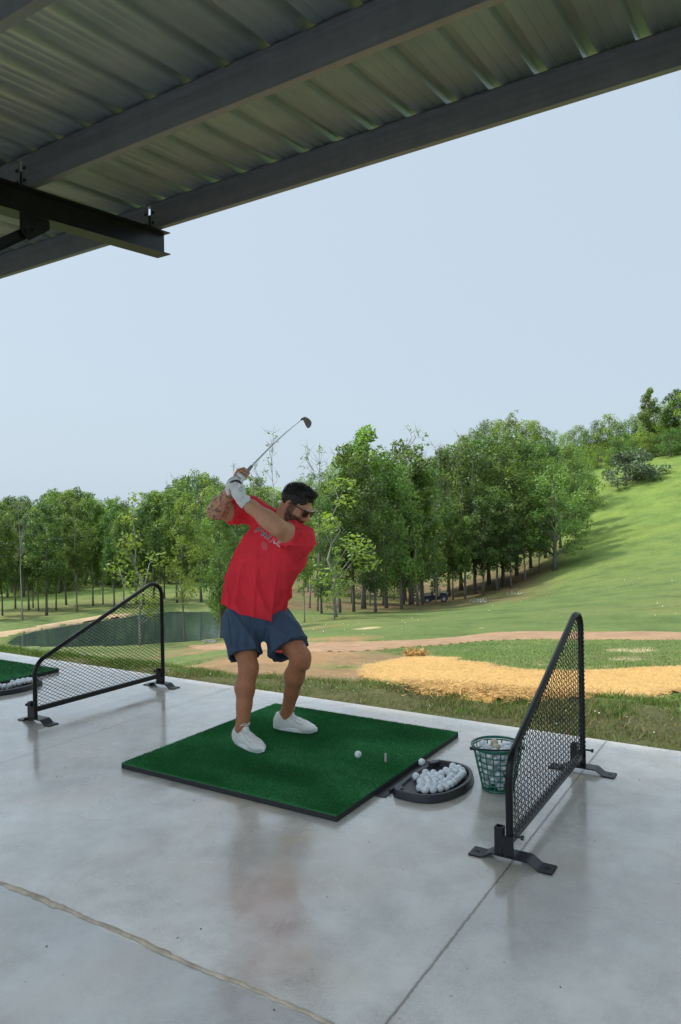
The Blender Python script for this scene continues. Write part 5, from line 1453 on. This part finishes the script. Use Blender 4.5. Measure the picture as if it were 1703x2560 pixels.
# ------------------------------------------------------------------ trees
def leaf_cloud(cl, per, size, seed, flat=.75, squash=.75):
    """cl: list of (x,y,z,r); returns quads spread through each clump, denser at its shell"""
    g = np.random.default_rng(seed); Vs = []; Cs = []
    for (x, y, z, r) in cl:
        n = int(per*r*r)
        d = g.normal(0, 1, (n, 3)); d /= np.linalg.norm(d, axis=1)[:, None]
        rad_ = r*(.35+.65*g.random(n)**.45); P = d*rad_[:, None]*np.array([1, 1, squash]); P += g.normal(0, .06*r, (n, 3))
        P += np.array([x, y, z])
        a = g.normal(0, 1, (n, 3)); a[:, 2] *= .5; a /= np.linalg.norm(a, axis=1)[:, None]
        nrm_ = g.normal(0, 1, (n, 3))*.7+np.array([0, 0, 1.0])*flat+d*.5; b_ = np.cross(nrm_, a); b_ /= np.linalg.norm(b_, axis=1)[:, None]
        s_ = size*(.55+.9*g.random(n)); A_ = a*s_[:, None]; Bq = b_*(s_*.55)[:, None]
        Vs.append(np.stack([P-A_, P-Bq*.9, P+A_, P+Bq*.9], 1).reshape(-1, 3))
        t = np.clip(g.normal(.5, .16, n)+g.normal(0, .17), 0, 1); Cs.append(np.repeat(t[:, None], 4, 0).repeat(3, 1))
    return np.concatenate(Vs), np.concatenate(Cs)
def crown_clumps(seed, h0, h1, R, n, shape='oval', rc=(.5, 1.1)):
    g = random.Random(seed); out_ = []
    for k in range(n):
        t = (k+g.random())/n; z = h0+(h1-h0)*t
        if shape == 'oval': rr_ = R*math.sin(math.pi*min(max(.12+.83*t, 0), 1))**.6
        elif shape == 'top': rr_ = R*(.30+.95*t if t < .7 else 1.05*(1-(t-.7)/.33)**.5 if t < 1 else .1)
        elif shape == 'dome': rr_ = R*math.sqrt(max(1-(t*.96)**2, .02))
        else: rr_ = R*(1-.75*t)
        a = g.uniform(0, 6.283); q = rr_*math.sqrt(g.uniform(.12, 1)); out_.append((q*math.cos(a), q*math.sin(a), z+g.uniform(-.3, .3), g.uniform(*rc)*(1.0-.25*t)))
    return out_
def trunk_mesh(name, h, r0, lean, cl, seed, mat, nb=10, crook=.2, twig=0):
    g = random.Random(seed); b = MB(); pts = []; n = 9
    for k in range(n+1):
        t = k/n; pts.append(Vector((lean[0]*t+g.gauss(0, crook)*t*(1 if 0 < k < n else 0), lean[1]*t+g.gauss(0, crook)*t*(1 if 0 < k < n else 0), h*t-.3*(k == 0))))
    b.tube(pts, r0, 7, rs=[r0*(1.35 if k == 0 else 1)*(1-.86*k/n) for k in range(n+1)])
    tg = [c for c in cl if c[2] > h*.18]; g.shuffle(tg)
    for c in tg[:nb]:
        e = Vector(c[:3]); zt = max(h*.15, e.z-math.hypot(e.x, e.y)*g.uniform(.6, 1.2)-.3); zt = min(zt, h*.93)
        k = zt/h*n; i = min(int(max(k, 0)), n-1); s0 = pts[i].lerp(pts[i+1], max(k, 0)-i)
        m1 = s0.lerp(e, .5)+Vector((g.gauss(0, .15), g.gauss(0, .15), g.gauss(.1, .15))); rb_ = max(r0*(1-.8*zt/h)*.45, .02)
        b.tube([s0, m1, e], rb_, 5, rs=[rb_, rb_*.65, rb_*.22])
        for _ in range(twig):
            e2 = m1.lerp(e, g.uniform(.1, 1)); d_ = Vector((g.gauss(0, 1), g.gauss(0, 1), g.gauss(.8, .6))).normalized()*g.uniform(.5, 1.3)
            b.tube([e2, e2+d_*.5+Vector((g.gauss(0, .05), 0, 0)), e2+d_], .02, 4, rs=[.022, .015, .007])
    me_o = b.build(name, mat, None, smooth=True); me = me_o.data; bpy.data.objects.remove(me_o); return me
PROTO = {}
def proto(key, h, r0, lean, cl, per, size, seed, leafm, barkm=None, nb=12, twig=0, squash=.75, crook=.2):
    V, c = leaf_cloud(cl, per, size, seed, squash=squash)
    cm = arr_mesh('crown', V, np.arange(len(V)), 4, c); cm.materials.append(leafm)
    PROTO[key] = (trunk_mesh('trunk', h*.93, r0, lean, cl, seed, barkm or m_bark, nb, crook, twig), cm, h)
# tall forest trees with bare lower trunks, unit size 16 m
for i in range(4):
    cl = crown_clumps(20+i, 5.4+.8*(i % 2), 15.6, 2.8+.3*(i % 3), 44, 'oval', (.8, 1.45)); cl += crown_clumps(40+i, 3.6, 7.0, 2.8, 7, 'oval', (.5, .9))
    proto('tall%d' % i, 16, .17+.02*i, (.5-.3*i, .3), cl, 120, .20, 60+i, m_leaf if i != 2 else m_leaf_deep, [m_bark, m_bark2][i == 1], 16)
# full forest-edge trees with foliage low down
for i in range(3):
    cl = crown_clumps(80+i, 2.6, 15.4, 4.1, 58, 'oval', (.9, 1.6))
    proto('full%d' % i, 16, .24, (.3, -.3), cl, 100, .175, 90+i, [m_leaf_deep, m_leaf, m_leaf_deep][i], m_bark, 20)
cl = crown_clumps(101, 3.4, 15.5, 6.2, 74, 'dome', (1.0, 1.8)); cl += crown_clumps(103, 2.6, 4.8, 6.6, 12, 'dome', (.7, 1.2))
proto('lone', 16, .36, (.2, .1), cl, 66, .175, 105, m_leaf, m_bark, 26)
for i in range(2):
    cl = crown_clumps(110+i, 5, 16, 1.9, 22, 'oval', (.4, .75)); proto('sparse%d' % i, 16, .10, (.6*(1-2*i), 0), cl, 70, .12, 120+i, m_leaf, m_bark2, 20, 2)
cl = crown_clumps(130, 8, 15.5, 2.2, 16, 'oval', (.3, .5)); proto('dead', 16, .17, (.7, 0), cl, 16, .10, 131, m_leaf_yel, m_bark2, 16, 4)
for i in range(3):
    cl = crown_clumps(140+i, .8, 9.4, 4.3, 52, 'dome', (.9, 1.7)); proto('lumpy%d' % i, 10, .22, (.1, .1), cl, 85, .15, 150+i, [m_leaf_yel, m_leaf, m_leaf_deep][i], m_bark, 8)
for i in range(2):
    cl = crown_clumps(160+i, 5, 15.6, 2.9, 34, 'oval', (.7, 1.3)); proto('yellow%d' % i, 16, .17, (.4, .2), cl, 92, .15, 170+i, m_leaf_yel, m_bark, 16)
cl = crown_clumps(180, .25, 2.1, 1.7, 22, 'dome', (.4, .75)); proto('bush', 2.4, .06, (0, 0), cl, 420, .10, 181, m_leaf_blue, m_bark, 8)
cl = crown_clumps(185, .3, 3.4, 2.0, 26, 'dome', (.5, .95)); proto('shrub', 4, .06, (0, 0), cl, 200, .10, 186, m_leaf_deep, m_bark, 8)
cl = crown_clumps(187, .8, 4.6, 1.0, 12, 'oval', (.3, .6)); proto('sapling', 5, .045, (.1, 0), cl, 330, .075, 188, m_leaf_yel, m_bark2, 8)
rt_ = random.Random(9)
def az_pt(px, d):
    v = ray(px, 1280); h = math.hypot(v[0], v[1]); return CAM[0]+v[0]/h*d, CAM[1]+v[1]/h*d
def tree(key, px, d, top, label, group=None, wide=1.0, cat='tree', name='tree', hgt=None):
    x, y = az_pt(px, d); z = Hf(x, y); tm_, cm, h0 = PROTO[key]
    if hgt is None:
        v = ray(px, top); hgt = CAM[2]+v[2]/math.hypot(v[0], v[1])*d-z
    s_ = max(hgt, .8)/h0
    o = empty(name, (x, y, z-.05), rt_.uniform(0, 6.28)); o.scale = (s_*wide, s_*wide, s_); tag(o, label, cat, group)
    t_ = bpy.data.objects.new('trunk', tm_); t_.parent = o; COL.objects.link(t_)
    c_ = bpy.data.objects.new('crown', cm); c_.parent = o; COL.objects.link(c_)
    return o
def zone(px):
    for lim, t in ((70, ' at the far left edge'), (200, ' behind the low end of the left divider'), (330, ' over the sloping bar of the left divider'), (440, ' behind the tall post of the left divider'), (560, ' left of the golfer'), (760, ' directly behind the golfer'),
                   (900, ' just right of the golfer'), (1080, ' near the parked utility vehicle'), (1250, ' in the middle of the right half'), (1420, ' above the top of the right divider'), (1560, ' right of the clump')):
        if px < lim: return t
    return ' by the right edge'
def sky_l(px):   # tree line of the photograph
    return np.interp(px, [-200, 0, 40, 90, 140, 180, 240, 290, 335, 380, 440, 500, 560, 640, 700, 760, 820, 880, 930, 980, 1040, 1110, 1170, 1230, 1290, 1350, 1400, 1460, 1520],
                     [1230, 1240, 1232, 1238, 1205, 1215, 1240, 1225, 1262, 1225, 1195, 1165, 1205, 1180, 1190, 1165, 1150, 1100, 1080, 1130, 1110, 1095, 1082, 1078, 1070, 1085, 1105, 1130, 1170])
G1 = 'trees in the grove behind the pond'; L1 = 'tall green tree in the pond grove'
# left grove, three rows
for px in (-70, -38, -12, 8, 30, 62, 84, 118, 142, 168, 190, 222, 250, 275, 300, 330, 362, 388, 410, 432):
    k = rt_.choice(['tall0', 'tall1', 'tall3', 'tall2']); tree(k, px+rt_.uniform(-8, 8), rt_.uniform(67, 84), sky_l(px)+rt_.uniform(2, 44), L1+zone(px), G1+zone(px), rt_.uniform(.62, .9))
for px in range(-60, 470, 30):
    k = rt_.choice(['tall0', 'tall1', 'tall2', 'tall3', 'full1']); tree(k, px+rt_.uniform(-10, 10), rt_.uniform(94, 118), sky_l(px)+rt_.uniform(0, 22), L1+zone(px), G1+zone(px), .85)
G2 = 'trees on the slope behind the grove'; L2 = 'dense green tree on the far slope'
for px in list(range(-80, 330, 22))+list(range(366, 640, 22)):
    k = rt_.choice(['full0', 'full1', 'full2', 'full1']); tree(k, px+rt_.uniform(-12, 12), rt_.uniform(128, 165), sky_l(px)+rt_.uniform(4, 26), L2+zone(px), G2+zone(px), 1.0)
for px in range(-60, 660, 15):
    tree(rt_.choice(['lumpy2', 'lumpy2', 'lumpy1']), px, rt_.uniform(98, 126), 0, 'dark bush on the far slope'+zone(px), 'bushes under the far trees'+zone(px), .75, 'bush', 'bush', rt_.uniform(5, 9))
tree('dead', 52, 64.5, 1236, 'pale dead tree with bare trunk at the far left of the pond path', None, .6)
tree('dead', 435, 100, 1168, 'dead grey tree with bare upper twigs left of the golfer\'s raised elbow', None, .8)
tree('yellow0', 92, 78, 1262, 'slim yellowing tree beside the pale dead trunk at far left', None, .6)
tree('sapling', 345, 48.5, 0, 'thin leaning sapling at the pond edge behind the left divider', None, .9, 'tree', 'tree', 10)
# middle: by the pond, behind the golfer
tree('yellow1', 500, 74, 1172, 'yellow green tree just left of the golfer\'s raised hands', None, .95)
tree('full1', 548, 49.5, 1215, 'broad green tree at the pond edge left of the red shirt', None, .62)
tree('yellow0', 456, 49.5, 1235, 'slender tree with crooked dark trunk rising from the pond edge', None, .62)
tree('full2', 590, 50, 1235, 'bushy green tree directly behind the golfer\'s right elbow', None, .7)
tree('sparse0', 680, 62, 1062, 'thin sparse tree reaching highest behind the club shaft', None, .75)
tree('sparse1', 640, 66, 1150, 'sparse tree between the golfer\'s hands and the club shaft', None, .8)
tree('dead', 842, 72, 1100, 'bare forked dead tree rising right of the golfer\'s head', None, .75)
tree('sparse0', 790, 68, 1098, 'sparse tree with open crown just above the golfer\'s head', None, .9)
tree('sparse1', 770, 72, 1120, 'slim sparse tree directly above the golfer\'s sunglasses', None, .9)
tree('dead', 590, 90, 1135, 'bare tree whose twigs show left of the raised hands', None, .6)
tree('tall1', 757, 52, 1250, 'single slender trunk standing right of the red shirt at the grass edge', None, .5)
G3 = 'trees on the sunlit far slope behind the golfer'; L3 = 'sunlit yellow green tree on the far slope'
for px in range(560, 1120, 22):
    tree(rt_.choice(['lumpy0', 'yellow0', 'full1', 'lumpy0']), px+rt_.uniform(-10, 10), rt_.uniform(160, 205), sky_l(px)+rt_.uniform(20, 50), L3+zone(px), G3+zone(px), 1.1)
G4 = 'trees at the edge of the wood right of the golfer'; L4 = 'dark green tree in the wood'
for px, d, tp, k, wd in ((800, 60, 1230, 'full0', .62), (846, 64, 1205, 'tall2', .8), (880, 66, 1118, 'tall0', .85), (905, 72, 1062, 'tall3', .9), (935, 64, 1190, 'full2', .68), (962, 74, 1118, 'full0', .7), (1000, 72, 1150, 'full1', .7), (1022, 80, 1105, 'tall0', .9), (1052, 84, 1140, 'full0', .75)):
    tree(k, px, d, tp, L4+zone(px), G4+zone(px), wd)
for px in range(770, 1080, 26):
    tree(rt_.choice(['tall0', 'tall1', 'tall2', 'tall3', 'sparse1']), px+rt_.uniform(-8, 8), rt_.uniform(76, 100), sky_l(px)+rt_.uniform(20, 110), L4+zone(px), G4+zone(px), .72)
tree('sparse1', 1042, 78, 1060, 'sparse purple tinged tree top above the wood right of the golfer', None, 1.2)
tree('dead', 1088, 92, 1078, 'thin leafless tree top poking above the middle of the wood', None, .7)
tree('sparse0', 1160, 90, 1072, 'open crowned tree peeking over the right part of the wood', None, .9)
for px in (820, 880, 950, 1010):
    tree('lumpy2', px, rt_.uniform(84, 96), 0, 'dark understory bush inside the wood'+zone(px), 'understory bushes in the wood'+zone(px), .8, 'bush', 'bush', rt_.uniform(5, 8))
tree('sapling', 838, 54, 0, 'bright yellow green young tree right of the golfer\'s shoulder', None, 1.25, 'tree', 'tree', 10.5)
tree('sapling', 832, 51, 0, 'short bright sapling low at the wood edge right of the shorts', None, 1.1, 'tree', 'tree', 5.2)
tree('sapling', 1085, 80, 1330, 'young yellow green tree standing over the parked utility vehicle', None, 1.0)
G5 = 'trees of the big clump on the hillside'; L5 = 'large dark green tree in the big clump'
for px, d, tp, k, wd in ((1085, 98, 1160, 'full0', .80), (1118, 92, 1120, 'full2', .80), (1150, 97, 1092, 'full1', .80), (1185, 90, 1112, 'full0', .80), (1220, 96, 1085, 'full2', .85), (1255, 92, 1105, 'full1', .85), (1290, 97, 1080, 'full0', .85), (1325, 100, 1100, 'full1', .85), (1362, 104, 1098, 'full2', .85), (1400, 108, 1112, 'full1', .85), (1438, 112, 1140, 'full0', .80),
                         (1130, 86, 1250, 'tall0', .85), (1205, 86, 1240, 'tall2', .85), (1240, 88, 1215, 'tall3', .85), (1310, 92, 1235, 'tall1', .85), (1345, 95, 1240, 'tall0', .85), (1160, 84, 1290, 'tall3', .8), (1275, 87, 1275, 'tall2', .8), (1468, 118, 1172, 'full1', .75)):
    tree(k, px, d, tp, L5+zone(px), G5+zone(px), wd)
tree('lone', 1385, 93, 1165, 'spreading tree standing alone at the right end of the clump', None, .95)
G6 = 'trees along the hilltop'; L6 = 'sunlit vine covered hilltop tree'
for px in range(1120, 1520, 24):
    tp = np.interp(px, [1100, 1200, 1260, 1300, 1340, 1380, 1420, 1460, 1500], [1130, 1055, 1032, 1035, 1045, 1058, 1075, 1058, 1050]); 
    tree(rt_.choice(['lumpy0', 'lumpy0', 'lumpy1', 'lumpy2']), px+rt_.uniform(-8, 8), rt_.uniform(168, 192), tp+rt_.uniform(-4, 18), L6+zone(px), G6+zone(px), .85)
for px in range(1500, 1800, 24):
    tp = np.interp(px, [1500, 1530, 1560, 1600, 1640, 1703, 1800], [1045, 1028, 1040, 1020, 992, 975, 965]); 
    tree(rt_.choice(['lumpy0', 'lumpy1', 'lumpy2', 'lumpy1']), px+rt_.uniform(-8, 8), rt_.uniform(158, 170), tp+rt_.uniform(0, 20), L6+zone(px), G6+zone(px), .8)
for px in range(1440, 1800, 30):
    tree(rt_.choice(['lumpy0', 'lumpy2', 'lumpy1']), px+rt_.uniform(-8, 8), rt_.uniform(150, 158), 0, 'low bush below the hilltop trees'+zone(px), 'bushes along the hilltop'+zone(px), 1.0, 'bush', 'bush', rt_.uniform(4, 7))
tree('tall3', 1625, 158, 968, 'tallest dark tree on the hilltop near the right edge', None, .8)
tree('tall2', 1690, 160, 972, 'tall dark tree on the hilltop cut by the right edge', None, .9)
tree('yellow1', 1290, 172, 1024, 'tall yellow green tree rising highest behind the clump', None, 1.0)
tree('sparse1', 1215, 160, 1046, 'sparse tree left of the tall yellow green hilltop tree', None, 1.1)
tree('bush', 1566, 138, 1128, 'grey green round bush on the hill, left of the pair', None, 1.1, 'bush', 'bush')
tree('bush', 1612, 137, 1122, 'grey green round bush on the hill, right of the pair', None, 1.05, 'bush', 'bush')
tree('lumpy1', 1445, 130, 1105, 'olive green bush at the upper right corner of the clump', None, .9, 'bush', 'bush')

# ------------------------------------------------------------------ utility vehicle
ux_, uy_ = az_pt(1087, 84.0)
uz_ = Hf(ux_, uy_); utv = empty('utility_vehicle', (ux_, uy_, uz_+.03), math.atan2(rt[1], rt[0])); tag(utv, 'dark utility vehicle parked in the shade at the edge of the wood', 'utility vehicle')
utv.scale = (1.02,)*3; utv.rotation_euler = (0, R_(-6), math.atan2(rt[1], rt[0])-.25)
m_ud = simple('utility_dark_paint', (.03, .035, .05), .35, var=.2); m_uw = simple('utility_pale_panel', (.40, .38, .38), .5); m_ut = simple('tyre_rubber', (.05, .05, .055), .8)
b = MB()
b.prism([(-1.25, .42), (-.35, .42), (-.25, .32), (.55, .32), (.68, .55), (1.28, .55), (1.38, .75), (1.2, .98), (.62, 1.05), (.50, .62), (-.30, .62), (-.32, .95), (-1.25, .95)], 'y', -.62, .62)
b.build('body', m_ud, utv)
b = MB(); b.box((-.85, 0, .90), (.95, 1.36, .10), None, .02); b.box((-.85, -.66, .99), (.95, .04, .16)); b.box((-.85, .66, .99), (.95, .04, .16)); b.box((-1.33, 0, .99), (.04, 1.36, .16)); b.build('cargo_bed', m_uw, utv)
b = MB(); b.prism([(.62, 1.05), (1.05, 1.02), (1.18, .98), (.64, 1.10)], 'y', -.45, .45); b.build('bonnet', m_uw, utv)
b = MB()
for sy_ in (-.6, .6):
    b.tube([(-.35, sy_, .95), (-.35, sy_, 1.80), (.35, sy_, 1.82), (.62, sy_, 1.05)], .028, 7); b.tube([(-.35, sy_, 1.35), (.5, sy_, 1.30)], .02, 6)
b.tube([(-.35, -.6, 1.8), (-.35, .6, 1.8)], .028, 7); b.tube([(.35, -.6, 1.82), (.35, .6, 1.82)], .028, 7); b.build('roll_cage', m_ud, utv)
b = MB(); b.box((0.02, 0, 1.87), (1.0, 1.32, .05), None, .015); b.build('roof', m_ud, utv)
b = MB(); b.box((-.1, 0, .70), (.5, 1.15, .16), None, .03); b.box((-.33, 0, 1.0), (.12, 1.15, .5), None, .03); b.build('seat', m_ud, utv)
for (wx_, wy_) in ((-.88, -.62), (-.88, .62), (.98, -.62), (.98, .62)):
    b = MB(); b.tube([(wx_, wy_-.13, .32), (wx_, wy_-.10, .32), (wx_, wy_+.10, .32), (wx_, wy_+.13, .32)], .33, 20, rs=[.29, .335, .335, .29]); wh = b.build('wheel', m_ut, utv, auto=.6)
    b = MB(); b.tube([(wx_, wy_-.145, .32), (wx_, wy_+.145, .32)], .17, 14); b.build('rim', m_uw, wh, auto=.6)
for sy_ in (-.42, .42):
    b = MB(); b.sphere((1.36, sy_, .84), .07); b.build('headlight', m_uw, utv, smooth=True)
    b = MB(); b.box((.62, sy_*1.6, 1.30), (.04, .12, .14), None, .01); b.build('mirror', m_uw, utv)
